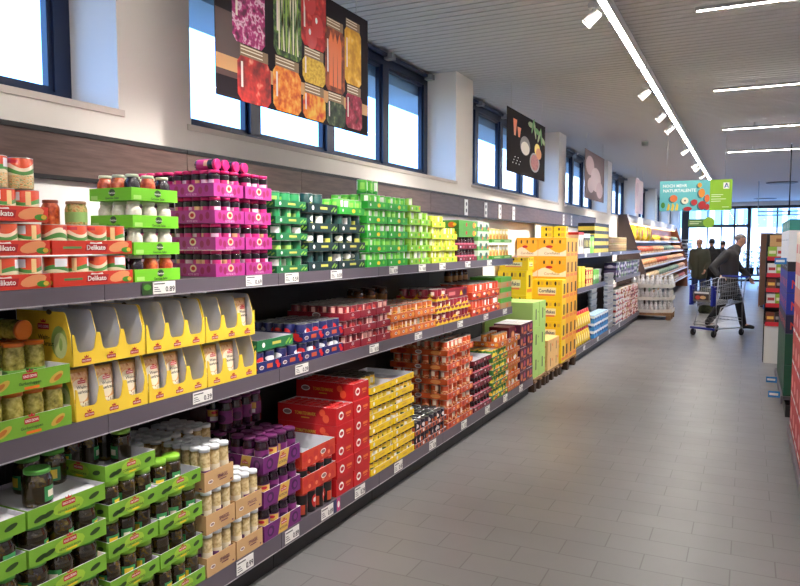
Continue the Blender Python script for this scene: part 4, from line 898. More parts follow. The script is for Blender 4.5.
fill('light orange', 'orange_fruit_can_tray', oo, [(6.425, 6.616), (6.62, 6.812)], ZB, 0.115, [4, 4], 0.3, 0.03, 0.05, OT, deco_or, 'light orange fruit can', 'light orange tray of fruit cans', BO)
wt_ = make_tray('wide_orange_tray', 0.3, 0.68, 0.05, OT, deco_or)
place(wt_, (-2.002, 6.46, ZB + 4 * 0.115 + 0.0015), 0, 'wide orange tray on top of the fruit can stacks', 'tray')
for i in range(2):
    for k in range(5): place(oo[0], (-2.06 - 0.1 * i, 6.18 + 0.07 * k, ZB + 4 * 0.115 + 0.0045), k, 'white and orange fruit can in the wide orange tray, %s along the %s' % (ORD[k], ROWS[i]), 'can', 'cans in the wide orange tray')
pc = make_carton('peach_carton', 0.2, 0.2, 0.13, mat('maroon_carton', (110, 24, 40), 0.5), lambda f, L, h: (f.ell(L * 0.12, h * 0.4, L * 0.26, h * 0.3, mat('peach_pic', (240, 150, 80), 0.5), 1), f.ell(L * 0.16, h * 0.46, L * 0.12, h * 0.16, mat('peach_pic_light', (250, 190, 130), 0.5), 2)))
place(pc, (-2.04, 6.66, ZB + 4 * 0.115 + 0.0045), 0, 'maroon carton with a peach picture in the wide orange tray', 'carton')
pp = make_carton('purple_pack', 0.28, 0.222, 0.1185, mat('plum_carton', (88, 30, 56), 0.5), lambda f, L, h: (f.ell(-L * 0.25, h * 0.5, L * 0.16, h * 0.3, mat('plum_orange', (220, 120, 70), 0.5), 1), f.ell(L * 0.2, h * 0.6, L * 0.14, h * 0.24, mat('plum_pink', (190, 70, 110), 0.5), 1), f.rect(-L * 0.05, h * 0.1, L * 0.4, h * 0.3, mat('plum_orange', (220, 120, 70), 0.5), 1)), mat('pack_white', (226, 222, 220), 0.5))
for c in range(2):
    for l in range(5): place(pp, (-2.001 - R.uniform(0, .006), 6.935 + c * 0.23, ZB + 0.0005 + l * 0.12), 0, 'purple fruit pack at the deck end, %s of the %s column' % ('bottom one' if not l else LEVEL[l] + ' one up', ORD[c]), 'carton', 'purple packs at the deck end')
# ================================================================== pallets beside the shelving
PALW = wood('pallet_wood', (120, 88, 58), (164, 126, 88), (3, 20, 6), 0.8)
def pallet(loc, lx, ly, label):
    o = empty('wooden_pallet', loc); tag(o, label, 'pallet')
    n = 5; w_ = lx / n
    for k in range(n):
        b = MB(); b.box(-lx / 2 + k * w_ + 0.01, -lx / 2 + (k + 1) * w_ - 0.01, -ly / 2, ly / 2, 0.12, 0.142, PALW); b.build('deck_board', o)
    for a in (-1, 0, 1):
        b = MB(); b.box(-lx / 2, lx / 2, a * (ly / 2 - 0.05) - 0.04, a * (ly / 2 - 0.05) + 0.04, 0.1, 0.12, PALW); b.build('stringer', o)
        for c in (-1, 1):
            b = MB(); b.box(c * (lx / 2 - 0.07) - 0.06, c * (lx / 2 - 0.07) + 0.06, a * (ly / 2 - 0.05) - 0.04, a * (ly / 2 - 0.05) + 0.04, 0.0, 0.1, mat('pallet_block', (70, 52, 38), 0.8)); b.build('block', o)
    return o
pallet((-2.3, 7.64, 0), 0.6, 0.53, 'wooden pallet under the pale green boxes')
PGB = mat('pale_green_box', (176, 214, 118), 0.55)
def deco_pgF(f, L, h): f.rect(-L * 0.07, h * 0.3, L * 0.07, h * 0.72, BLACK, 1); f.ell(L * 0.35, h * 0.6, L * 0.05, h * 0.04, mat('pgb_dark', (90, 130, 60), 0.5), 1)
def deco_pgN(f, L, h):
    for q in range(7): f.rect(L * (0.1 + 0.03 * q), h * 0.1, L * (0.115 + 0.03 * q), h * 0.25, BLACK, 1)
pgb = make_carton('green_box', 0.54, 0.256, 0.272, PGB, deco_pgF, None, deco_pgN)
for c in range(2):
    for l in range(3): place(pgb, (-2.03 + R.uniform(-.004, .004), 7.505 + c * 0.262, 0.143 + l * 0.2735), 0, 'pale green shipping box with black hand slots, %s of the %s column' % (('bottom', 'middle', 'top')[l], ORD[c]), 'box', 'pale green boxes')
pallet((-2.31, 8.2, 0), 0.62, 0.54, 'wooden pallet under the peach boxes and yellow cartons')
pcb = make_carton('peach_box', 0.2, 0.262, 0.172, mat('peach_board', (238, 192, 124), 0.55), lambda f, L, h: (f.rect(-L * 0.05, h * 0.2, L * 0.05, h * 0.75, mat('peach_slot', (130, 80, 40), 0.5), 1), f.ell(L * 0.3, h * 0.6, L * 0.08, h * 0.1, ORG, 1)))
for c in range(2):
    for l in range(2): place(pcb, (-2.01, 8.07 + c * 0.267, 0.143 + l * 0.1735), 0, 'peach coloured box with hand slot, %s of the %s column' % (('lower', 'upper')[l], ORD[c]), 'box', 'peach boxes')
YC = mat('yellow_carton', (244, 204, 28), 0.5); OC = mat('amber_carton', (240, 168, 34), 0.5)
SLOT = mat('dark_slot', (58, 34, 14), 0.6)
def deco_ycN(f, L, h):
    f.rect(-L * 0.3, h * 0.3, L * 0.3, h * 0.62, mat('cream_band', (250, 236, 190), 0.5), 0); f.text('Cornflakes', 0, h * 0.46, h * 0.17, mat('navy_ink', (40, 46, 100), 0.5), 1, L * 0.54); f.rect(-L * 0.28, h * 0.22, L * 0.26, h * 0.3, mat('coral_band', (236, 130, 80), 0.5), 1)
    for q in (-0.28, 0, 0.28): f.ell(L * q, h * 0.82, L * 0.035, h * 0.1, SLOT, 1); f.rect(L * q + L * 0.07, h * 0.74, L * q + L * 0.16, h * 0.9, GOLD, 1)
def deco_ycF(f, L, h): f.rect(-L * 0.16, h * 0.3, L * 0.16, h * 0.8, SLOT, 1); f.rect(-L * 0.4, h * 0.1, L * 0.4, h * 0.24, ORG, 1); f.rect(L * 0.22, h * 0.35, L * 0.42, h * 0.75, GOLD, 1)
def deco_ocN(f, L, h):
    pts = [(-L / 2, h * 0.1)] + [(L * (-0.5 + q / 8), h * (0.4 + 0.14 * math.sin(q * 0.8))) for q in range(9)] + [(L / 2, h * 0.1)]
    f.poly(pts, mat('wave_cream', (236, 220, 196), 0.5), 0); f.text('Cornflakes', 0, h * 0.24, h * 0.13, mat('tan_ink', (170, 140, 110), 0.5), 1, L * 0.6); f.ell(-L * 0.1, h * 0.56, L * 0.13, h * 0.07, REDB, 2)
    for q in (-0.28, 0, 0.28): f.ell(L * q, h * 0.8, L * 0.035, h * 0.1, SLOT, 1); f.rect(L * q + L * 0.06, h * 0.7, L * q + L * 0.16, h * 0.9, GOLD, 1)
ycA = make_carton('yellow_cereal_carton', 0.345, 0.25, 0.284, YC, deco_ycF, None, deco_ycN)
for c in range(1):
    for l in range(4): place(ycA, (-2.27, 8.07 + c * 0.258, 0.143 + l * 0.286), 0, 'yellow cereal carton behind the peach boxes, %s of the %s column' % (LEVEL[l], ORD[c]), 'carton', 'yellow cereal cartons')
ytr = make_tray('yellow_cereal_tray', 0.34, 0.25, 0.15, YC, deco_ycN)
place(ytr, (-2.255, 8.07, 0.143 + 4 * 0.286 + 0.001), 0, 'open yellow cereal tray topmost on the yellow carton column', 'tray')
pallet((-2.31, 8.945, 0), 0.64, 0.89, 'long wooden pallet under the amber and yellow cartons')
ycB = make_carton('yellow_cereal_carton_front', 0.37, 0.21, 0.2525, YC, deco_ycF, None, deco_ycN); ycB.name = 'yellow_corn_carton'
for l in range(4): place(ycB, (-1.99, 8.615, 0.143 + l * 0.254), 0, 'yellow corn carton in the free-standing column by the green boxes, %s up' % LEVEL[l], 'carton', 'yellow corn cartons')
amb = make_carton('amber_carton', 0.35, 0.215, 0.2525, OC, deco_ycF, None, deco_ocN)
ambn = make_carton('narrow_amber_carton', 0.27, 0.215, 0.2525, OC, deco_ycF, None, deco_ocN)
for c in range(3):
    for l in range(6):
        place(amb, (-2.0, 8.84 + c * 0.22, 0.143 + l * 0.254), 0, 'amber cereal carton, %s up in the %s front column' % (LEVEL[l], ORD[c]), 'carton', 'amber cartons in front')
        if c == 0: place(ambn, (-2.356, 8.84, 0.143 + l * 0.254), 0, 'amber cereal carton by the wall, %s up' % LEVEL[l], 'carton', 'amber cartons by the wall')
sy = make_carton('small_yellow_pack', 0.15, 0.13, 0.068, YEL, deco_ycF, None, lambda f, L, h: (f.ell(-L * 0.05, h * 0.5, L * 0.08, h * 0.3, SLOT, 1), f.rect(L * 0.1, h * 0.2, L * 0.4, h * 0.8, GOLD, 1)))
for i in range(2):
    for l in range(2): place(sy, (-2.02 - i * 0.16, 8.84, 0.143 + 6 * 0.254 + 0.001 + l * 0.0695), 0, 'small yellow pack on top of the amber cartons, %s layer, %s' % (('lower', 'upper')[l], ('by the aisle', 'by the wall')[i]), 'pack', 'small yellow packs')

# ================================================================== far wall shelves
def row(proto, y0, n, step, z, label, cat, group, layers=1, dz=0.1, xf=-2.001, jit=0.004):
    for l in range(layers):
        for k in range(n):
            place(proto, (xf - R.uniform(0, jit), y0 + k * step, z + 0.0005 + l * dz), 0, '%s, %s along%s' % (label, ORD[k], '' if layers == 1 else ', %s layer' % ('bottom' if l == 0 else LEVEL[l])), cat, group)
def simple(name, d, L, h, c, top=None, band=None, spot=None):
    def deco(f, LL, hh):
        if band: f.rect(-LL / 2, hh * band[1], LL / 2, hh * band[2], mat('far_band_%d_%d_%d' % band[0], band[0], 0.5), 0)
        if spot: f.ell(0, hh * 0.5, LL * 0.28, hh * 0.2, mat('far_spot_%d_%d_%d' % spot, spot, 0.5), 1)
    return make_carton(name, d, L, h, mat('far_%d_%d_%d' % c, c, 0.5), deco, mat('far_top_%d_%d_%d' % top, top, 0.5) if top else None)
tp1 = simple('tall_snack_pack', 0.2, 0.095, 0.27, (236, 230, 220), (30, 26, 26), ((40, 34, 34), 0.25, 0.8), (200, 180, 80))
tp2 = simple('red_topped_pack', 0.2, 0.1, 0.285, (240, 226, 206), (200, 30, 30), ((210, 40, 36), 0.88, 1.0), (90, 60, 40))
tp3 = simple('green_snack_pack', 0.2, 0.095, 0.26, (124, 196, 66), (24, 30, 24), ((36, 44, 36), 0.9, 1.0), (210, 230, 160))
row(tp2, 9.5, 3, 0.11, ZU, 'tall white pack with red top on the far upper shelf', 'pack', 'red topped packs')
row(tp1, 9.84, 4, 0.1, ZU, 'tall white pack with dark panel on the far upper shelf', 'pack', 'white and dark packs')
row(tp3, 10.25, 3, 0.1, ZU, 'tall green pack with dark top on the far upper shelf', 'pack', 'green tall packs')
by = simple('black_yellow_pack', 0.24, 0.19, 0.108, (226, 196, 70), (90, 40, 36), ((26, 22, 22), 0.55, 1.0), None)
row(by, 10.62, 6, 0.195, ZU, 'black and yellow pack on the far upper shelf', 'pack', 'black and yellow packs', 4, 0.109)
nut = jar('nut_jar', 0.05, 0.12, mottle('nut_mix', [(0.3, (150, 110, 60)), (0.6, (216, 186, 130)), (0.8, (130, 170, 70))], 30, 0.4, 0.3), mat('nut_lid', (220, 200, 160), 0.4), None, 0.9, 0.8, 12)
row(nut, 11.95, 17, 0.108, ZU, 'nut jar at the end of the far upper shelf', 'jar', 'nut jars', 2, 0.121, -2.07)
yd = simple('yellow_shelf_box', 0.26, 0.2, 0.28, (240, 222, 40), None, ((236, 206, 30), 0, 0.3), None)
row(yd, 9.58, 2, 0.21, ZM, 'yellow box on the far middle shelf', 'box', 'yellow boxes on the far middle shelf')
rb = simple('red_yellow_pack', 0.2, 0.15, 0.12, (240, 190, 110), None, ((196, 40, 40), 0.3, 0.8), (250, 220, 120))
row(rb, 10.05, 3, 0.16, ZM, 'red and yellow pack on the far middle shelf', 'pack', 'red and yellow packs', 2, 0.122)
gp = simple('green_shelf_pack', 0.2, 0.14, 0.2, (110, 190, 60), None, ((70, 140, 50), 0, 0.4), (230, 240, 200))
row(gp, 10.55, 3, 0.15, ZM, 'green pack on the far middle shelf', 'pack', 'green packs on the far middle shelf')
nv = simple('navy_pack', 0.2, 0.15, 0.13, (52, 48, 92), (40, 36, 60), ((170, 150, 190), 0.3, 0.6), (220, 214, 230))
nv2 = simple('plum_pack', 0.2, 0.15, 0.13, (110, 90, 130), (60, 50, 70), ((60, 80, 70), 0.1, 0.4), (220, 214, 210))
nv3 = simple('sage_pack', 0.2, 0.15, 0.13, (120, 150, 110), None, ((50, 60, 90), 0.5, 0.9), (230, 230, 220)); nv4 = simple('pale_pack', 0.2, 0.15, 0.13, (210, 204, 214), None, ((90, 80, 130), 0.2, 0.5), (60, 60, 80))
def mixed(protos, y0, n, step, z, layers, dz, where, group):
    for l in range(layers):
        for k in range(n):
            pr, cn = protos[R.randrange(len(protos))]
            place(pr, (-2.001 - R.uniform(0, 0.012), y0 + k * step, z + 0.0005 + l * dz), 0, '%s pack on the far %s, %s along, %s layer' % (cn, where, ORD[k], 'bottom' if l == 0 else LEVEL[l]), 'pack', group)
mixed(((nv, 'navy'), (nv2, 'plum'), (nv3, 'sage green'), (nv4, 'pale lilac')), 12.56, 18, 0.157, ZM, 2, 0.132, 'middle shelf', 'mixed packs on the far middle shelf')
cup = MB(); cup.lathe([(0.035, 0), (0.047, 0.094), (0.05, 0.096), (0.05, 0.1)], wrap_print('cup_print', (246, 246, 248), [('rect', 0.2, 0.7, 0.2, 0.5, (176, 182, 200)), ('band', 0.9, 1, (200, 206, 220))], 2), 12)
cup = cup.build('white_cup')
for l in range(2):
    for k in range(3): place(cup, (-2.07, 11.05 + k * 0.104, ZM + 0.0005 + l * 0.1015), 0, 'white yoghurt cup on the far middle shelf, %s along, %s layer' % (ORD[k], ('lower', 'upper')[l]), 'cup', 'white cups on the middle shelf')
for l in range(9):
    for k in range(9): place(cup, (-2.06 if k > 3 else -2.235, 11.5 + k * 0.104, ZB + 0.0005 + l * 0.1015), 0, 'white cup in the tall stack on the far deck, %s along, %s layer' % (ORD[k], LEVEL[l]), 'cup', 'white cups on the far deck')
sack = pouch('yellow_flour_bag', 0.13, 0.235, 0.1, wrap_print('flour_print', (238, 208, 70), [('band', 0.78, 1.0, (196, 40, 36)), ('rect', 0.3, 0.7, 0.2, 0.6, (246, 232, 170)), ('rect', 0.4, 0.6, 0.1, 0.75, (200, 150, 50))], 1, 0.5))
row(sack, 9.6, 7, 0.14, ZB, 'yellow bag with red top on the far deck', 'bag', 'yellow bags', 2, 0.24, -2.07)
bp = simple('blue_pack', 0.16, 0.19, 0.112, (60, 140, 206), (190, 220, 240), ((236, 240, 246), 0.6, 0.95), (30, 70, 140))
row(bp, 10.72, 6, 0.195, ZB, 'blue and white pack on the far deck', 'pack', 'blue and white packs', 3, 0.1135)
wb1 = simple('red_white_pack', 0.2, 0.19, 0.098, (226, 214, 210), (236, 232, 230), ((190, 50, 50), 0.2, 0.6), (240, 240, 240))
wb2 = simple('red_pack', 0.2, 0.19, 0.098, (176, 60, 62), (206, 190, 186), ((220, 160, 150), 0.6, 0.9), (236, 200, 190))
wb3 = simple('white_pack', 0.2, 0.19, 0.098, (232, 228, 224), (236, 232, 230), ((60, 80, 130), 0.25, 0.5), (200, 60, 60)); wb4 = simple('dark_red_pack', 0.2, 0.19, 0.098, (120, 34, 44), (90, 40, 44), ((230, 200, 180), 0.3, 0.5), (240, 220, 200)); wb5 = simple('tan_pack', 0.2, 0.19, 0.098, (196, 150, 110), (210, 180, 150), ((150, 50, 40), 0.2, 0.5), (250, 240, 220))
mixed(((wb1, 'red and white'), (wb3, 'white'), (wb3, 'white'), (wb5, 'tan')), 12.62, 6, 0.195, ZB, 6, 0.099, 'deck nearer half', 'mixed packs on the far deck'); mixed(((wb2, 'dull red'), (wb4, 'dark red'), (wb1, 'red and white'), (wb5, 'tan')), 13.8, 8, 0.195, ZB, 6, 0.099, 'deck farther half', 'mixed packs on the far deck')
for i, y in enumerate((9.9, 10.9, 11.9, 12.9)):
    price(y, ZB - 0.037, '1.29', 'white price tag on the far deck strip, %s from the yellow cartons' % ORD[i], 0.13, 0.06); price(y, ZU - 0.026, '1.99', 'white price tag on the far upper strip, %s from the yellow cartons' % ORD[i], 0.13, 0.046)

# ------------------------------------------------------------------ produce rack with slanted side
PB = mat('rack_brown', (62, 46, 42), 0.5); PBW = mat('rack_warm', (150, 98, 70), 0.55)
o = empty('produce_rack', (-2.3, 16.5, 0)); tag(o, 'tall brown produce rack with slanted sides and white header', 'rack')
side = [(-0.33, 0), (0.32, 0), (0.3, 0.9), (-0.15, 2.24), (-0.33, 2.24)]
b = MB(); b.prism([(p[0], p[1]) for p in side], 1, 0.0, 0.04, PB); b.build('side_panel', o)
b = MB(); b.prism([(p[0], p[1]) for p in side], 1, 11.96, 12.0, PBW); b.build('side_panel', o)
b = MB(); b.box(-0.33, -0.3, 0.04, 11.96, 0, 2.0, PBW); b.build('back_board', o)
b = MB(); b.box(-0.3, -0.13, 0.04, 11.96, 2.06, 2.24, mat('rack_header_white', (204, 198, 194), 0.6)); b.build('header', o)
b = MB(); b.box(-0.24, -0.16, 0.1, 11.9, 2.03, 2.055, emit('rack_lamp', (255, 206, 150), 2.5)); b.build('lamp_strip', o)
TIER = [(0.4, 0.29), (0.72, 0.28), (1.04, 0.22), (1.34, 0.12), (1.64, 0.02)]
for z, x in TIER:
    b = MB(); b.box(-0.3, x, 0.045, 11.955, z - 0.03, z, PBW); d = b.build('rack_shelf', o)
    b = MB(); b.box(x + 0.001, x + 0.012, 0.045, 11.955, z - 0.03, z + 0.012, mat('rack_strip', (196, 192, 188), 0.5)); b.build('label_strip', d)
fr = {}
for nm, st in (('lemon', [(0.3, (226, 190, 30)), (0.7, (250, 224, 60))]), ('apple', [(0.3, (150, 40, 30)), (0.7, (214, 110, 70))]), ('bread', [(0.3, (176, 110, 60)), (0.7, (226, 176, 126))]), ('potato', [(0.3, (170, 140, 100)), (0.7, (214, 190, 150))]), ('herb', [(0.3, (60, 90, 60)), (0.7, (150, 170, 150))])):
    b = MB(); b.ball((0, 0, 0.09), 0.12, 0.133, 0.09, mottle('bag_' + nm, st, 25, 0.5), 10, 6); fr[nm] = b.build('produce_bag')
crate = MB(); tray_shell(crate, 0.26, 0.58, 0.05, mat('crate_board', (190, 150, 110), 0.6), None, 0.008); crate = crate.build('produce_crate')
tl = ('bottom', 'second', 'third', 'fourth', 'top')
for t_, (z, x) in enumerate(TIER):
    for k in range(18):
        y = 16.88 + k * 0.64
        if t_ == 4 and k < 6: continue
        place(crate, (-2.3 + x - 0.02, y, z + 0.001), 0, 'shallow crate on the %s shelf of the produce rack, %s along' % (tl[t_], ORD[k]), 'crate', 'crates in the produce rack')
        nm = (['herb', 'potato', 'potato', 'apple'], ['potato', 'herb', 'herb', 'bread'], ['bread', 'apple', 'bread', 'bread'], ['apple', 'bread', 'herb', 'bread'], ['lemon', 'lemon', 'bread', 'herb'])[t_][k * 4 // 18]
        for q in range(2): place(fr[nm], (-2.3 + x - 0.15, y - 0.137 + 0.274 * q, z + 0.009), q, '%s coloured produce bag in the %s %s shelf crate, %s one' % ({'lemon': 'yellow', 'apple': 'red', 'bread': 'tan', 'potato': 'beige', 'herb': 'grey green'}[nm], ORD[k], tl[t_], ORD[q]), 'produce bag', '%s shelf produce' % tl[t_])
yn = None
for k in range(4):
    if yn is None:
        b = MB(); b.ball((0, 0, 0.19), 0.1, 0.46, 0.19, mottle('display_yellow', [(0.3, (236, 196, 12)), (0.6, (250, 222, 30))], 14, 0.5), 18, 10); yn = b.build('yellow_net_bag')
        b = MB(); b.ball((0.098, 0.02, 0.2), 0.012, 0.12, 0.09, mat('display_red', (214, 110, 60), 0.5), 12, 6); b.build('round_label', yn)
    place(yn, (-2.4, 17.1 + k * 0.94, 1.641), 0, 'long bright yellow net bag on top of the produce rack, %s from the near end' % ORD[k], 'net bag', 'yellow net bags')

# ------------------------------------------------------------------ octagonal bottle pallet
o = empty('pallet_base', (-1.8, 16.0, 0)); o.name = 'display_pallet'; tag(o, 'wooden pallet under the white bottle display', 'pallet')
for k in range(5):
    b = MB(); b.box(-0.42 + k * 0.17, -0.27 + k * 0.17, -0.42, 0.45, 0.12, 0.14, PALW); b.build('deck_board', o)
for a in (-0.38, 0, 0.38):
    b = MB(); b.box(-0.42, 0.41, a - 0.04, a + 0.05, 0.09, 0.12, PALW); b.build('stringer', o)
    for c in (-0.38, 0.35):
        b = MB(); b.box(c - 0.03, c + 0.06, a - 0.04, a + 0.05, 0, 0.09, PALW); b.build('block', o)
OCT = [(-0.42, -0.38), (0.06, -0.42), (0.42, -0.2), (0.42, 0.35), (-0.42, 0.42)]
TW = mat('white_tray_board', (226, 222, 216), 0.6)
bt = jar('white_bottle', 0.042, 0.247, mottle('milk_bottle', [(0.3, (206, 202, 202)), (0.55, (236, 234, 234)), (0.72, (170, 160, 166))], 28, 0.35, 0.3), mat('bottle_cap', (206, 200, 200), 0.4), None, 0.6, 0.62, 12)
trw = None
for l in range(3):
    z = 0.1425 + l * 0.262
    if trw is None:
        b = MB(); b.prism(OCT, 2, 0.0, 0.012, TW)
        for k in range(5):
            p, q = Vector(OCT[k]), Vector(OCT[(k + 1) % 5]); nrm = Vector((q.y - p.y, p.x - q.x)).normalized() * -0.006
            i = b.add([(p.x, p.y, 0.012), (q.x, q.y, 0.012), (q.x, q.y, 0.07), (p.x, p.y, 0.07), (p.x + nrm.x, p.y + nrm.y, 0.012), (q.x + nrm.x, q.y + nrm.y, 0.012), (q.x + nrm.x, q.y + nrm.y, 0.07), (p.x + nrm.x, p.y + nrm.y, 0.07)])
            for f in ((0, 1, 2, 3), (7, 6, 5, 4), (3, 2, 6, 7)): b.face([i + a for a in f], TW)
        trw = b.build('bottle_tray')
    place(trw, (-1.8, 16.0, z), 0, 'white cut-corner bottle tray on the pallet, %s one' % ('lowest', 'middle', 'topmost')[l], 'tray', 'white bottle trays')
    pts = [(-0.355 + k * 0.093, -0.315 - 0.006 * k) for k in range(5)] + [(0.1 + 0.085 * k, -0.315 + 0.052 * k) for k in range(4)] + [(0.355, -0.04 + 0.1 * k) for k in range(4)]
    pts += [(-0.3 + 0.1 * k, -0.1) for k in range(5)] if l == 2 else []
    for k, (x, y) in enumerate(pts): place(bt, (-1.8 + x, 16.0 + y, z + 0.0125), 0, 'white bottle on the %s pallet tray, %s round the edge' % (('lowest', 'middle', 'topmost')[l], ORD[k]), 'bottle', 'white bottles on the pallet')
    for k, (x, y) in enumerate(((-0.3, 0.3), (0.24, 0.28))):
        if l < 2: place(bt, (-1.8 + x, 16.0 + y, z + 0.0125), 0, 'white bottle at the back of the %s pallet tray, %s' % (('lowest', 'middle')[l], ('wall side', 'aisle side')[k]), 'bottle', 'white bottles on the pallet')
# ------------------------------------------------------------------ white rack past the produce
o = empty('white_rack', (-2.3, 29.2, 0)); tag(o, 'tall white metal rack with blue labels near the entrance', 'rack')
for y in (0.0, 1.2, 2.4):
    b = MB(); b.box(-0.25, -0.2, y, y + 0.05, 0, 1.9, mat('rack_white', (224, 224, 226), 0.4)); b.build('upright', o)
for k in range(6):
    b = MB(); b.box(-0.2, 0.25, 0, 2.45, 0.2 + k * 0.3, 0.225 + k * 0.3, mat('rack_white', (224, 224, 226), 0.4)); d = b.build('rack_shelf', o)
    b = MB(); b.box(0.251, 0.26, 0, 2.45, 0.17 + k * 0.3, 0.235 + k * 0.3, mat('label_blue', (110, 140, 210), 0.4)); b.build('label_strip', d)
gpk = [simple('grey_box', 0.3, 0.24, 0.18, (150, 150, 156), None, ((230, 230, 232), 0.5, 0.9), (60, 60, 70)), simple('dark_box', 0.3, 0.24, 0.18, (60, 60, 68), None, ((200, 200, 206), 0.3, 0.6), None)]
for k in range(5):
    for q in range(9): place(gpk[(k + q) % 2], (-2.07, 29.38 + q * 0.26, 0.2255 + k * 0.3), 0, '%s box on the white rack, %s along, %s shelf up' % (('grey', 'dark')[(k + q) % 2], ORD[q], ORD[k]), 'box', 'boxes on the white rack')

# ------------------------------------------------------------------ hanging banners
def banner(y0, y1, z0, z1, bgm, deco, label, name='hanging_banner', x=-2.3):
    o = empty(name, (x, (y0 + y1) / 2, z0)); tag(o, label, 'banner')
    L, h = y1 - y0, z1 - z0
    b = MB(); b.box(-0.004, 0.0, -L / 2, L / 2, 0, h, bgm); F = Face2D(b, (0, 0, 0), (0, 1, 0), (0, 0, 1)); deco(F, L, h); b.build('printed_sheet', o)
    for s in (-1, 1):
        b = MB(); b.tube([(-0.002, s * (L / 2 - 0.15), h), (-0.002, s * (L / 2 - 0.15), ZC - z0)], 0.003, METAL, 5); b.build('wire', o)
    return o
BN = mat('banner_dark', (30, 20, 26), 0.7, spec=0.2); LIDP = mat('banner_lid_gold', (142, 112, 78), 0.5); LIDS = mat('banner_lid_shine', (240, 226, 200), 0.4); WOODP = mat('banner_wood', (206, 150, 92), 0.45)
def pjar(f, cx, z0, w, h, body, lidh=0.055, layer=2):
    w *= 1.1; k = w * 0.12
    f.poly([(cx - w / 2, z0 + k), (cx - w / 2 + k, z0), (cx + w / 2 - k, z0), (cx + w / 2, z0 + k), (cx + w / 2, z0 + h - lidh - k), (cx + w * 0.4, z0 + h - lidh), (cx - w * 0.4, z0 + h - lidh), (cx - w / 2, z0 + h - lidh - k)], body, layer)
    f.rect(cx - w * 0.42, z0 + h - lidh, cx + w * 0.42, z0 + h, LIDP, layer)
    for q in (0.2, 0.55, 0.82): f.rect(cx - w * 0.4, z0 + h - lidh * (1 - q), cx + w * 0.25, z0 + h - lidh * (0.9 - q), LIDS, layer + 1)
    f.rect(cx - w * 0.4, z0 + h * 0.25, cx - w * 0.34, z0 + h * 0.7, mat('jar_glint', (236, 220, 210), 0.4), layer + 2)
def deco_b1(f, L, h):
    f.rect(-L / 2, 0.1, -L * 0.36, h * 0.55, mat('banner_red_brown', (70, 34, 28), 0.45), 0)
    f.rect(-L / 2, 0.13, L / 2, 0.2, WOODP, 1)
    P = lambda n, st, sc=12, kind='noise': mottle('banner_' + n, st, sc * 2.2, 0.6, 0, kind)
    cab = P('cabbage', [(0.35, (96, 10, 60)), (0.5, (190, 40, 120)), (0.58, (240, 200, 220)), (0.66, (150, 24, 90))], 9)
    pjar(f, -0.46, -0.0 + 0.0, 0.25, 0.28, P('tomato', [(0.35, (120, 16, 16)), (0.6, (206, 40, 34)), (0.75, (240, 160, 130))], 7))
    pjar(f, -0.50, 0.285, 0.24, 0.5, cab); 
    pjar(f, -0.17, 0.005, 0.24, 0.29, P('carrot_pieces', [(0.3, (206, 70, 16)), (0.5, (240, 130, 30)), (0.7, (250, 190, 80))], 10))
    pjar(f, -0.16, 0.3, 0.24, 0.5, P('dark_greens', [(0.35, (24, 40, 20)), (0.5, (60, 90, 40)), (0.65, (120, 150, 60))], 10))
    for k in range(9):
        a = -0.25 + 0.022 * k; f.poly([(a, 0.33), (a + 0.012, 0.33), (a + 0.03 * math.sin(k * 2.1) + 0.016, 0.72), (a + 0.03 * math.sin(k * 2.1), 0.72)], mat('onion_green', (150, 180, 70), 0.45) if k % 2 else mat('onion_white', (230, 226, 190), 0.45), 5)
    pjar(f, 0.1, 0.005, 0.22, 0.2, P('peppers', [(0.35, (214, 60, 30)), (0.5, (240, 150, 40)), (0.7, (246, 200, 80))], 7))
    pjar(f, 0.1, 0.21, 0.22, 0.2, P('corn', [(0.3, (190, 140, 30)), (0.6, (230, 190, 60))], 22))
    pjar(f, 0.1, 0.415, 0.24, 0.4, P('red_tomatoes', [(0.3, (120, 10, 12)), (0.55, (206, 24, 24)), (0.72, (240, 110, 90))], 6))
    for q in ((0.06, 0.66), (0.14, 0.55), (0.07, 0.47)): f.ell(q[0], q[1], 0.06, 0.065, mat('ripe_tomato', (206, 26, 24), 0.35), 5, 16); f.ell(q[0] - 0.015, q[1] + 0.03, 0.012, 0.018, WHITE, 6)
    pjar(f, 0.345, 0.005, 0.2, 0.2, P('courgette', [(0.35, (20, 30, 24)), (0.6, (60, 80, 50)), (0.75, (150, 150, 110))], 9))
    pjar(f, 0.335, 0.21, 0.21, 0.43, P('carrot_dark', [(0.4, (110, 40, 16)), (0.7, (190, 90, 30))], 8))
    for k in range(3): a = 0.285 + 0.05 * k; f.poly([(a - 0.02, 0.24), (a + 0.02, 0.24), (a + 0.026, 0.5), (a, 0.57), (a - 0.026, 0.5)], mat('carrot', (236, 110, 24), 0.4), 5)
    pjar(f, 0.565, 0.02, 0.19, 0.27, P('beets', [(0.35, (90, 8, 30)), (0.55, (170, 20, 60)), (0.75, (230, 120, 140))], 8))
    pjar(f, 0.555, 0.295, 0.19, 0.4, P('yellow_peppers', [(0.35, (206, 140, 20)), (0.6, (240, 184, 40)), (0.75, (250, 220, 130))], 6))
banner(2.71, 4.22, 2.31, 3.06, BN, deco_b1, 'large hanging banner printed with jars of preserved vegetables', 'hanging_banner')
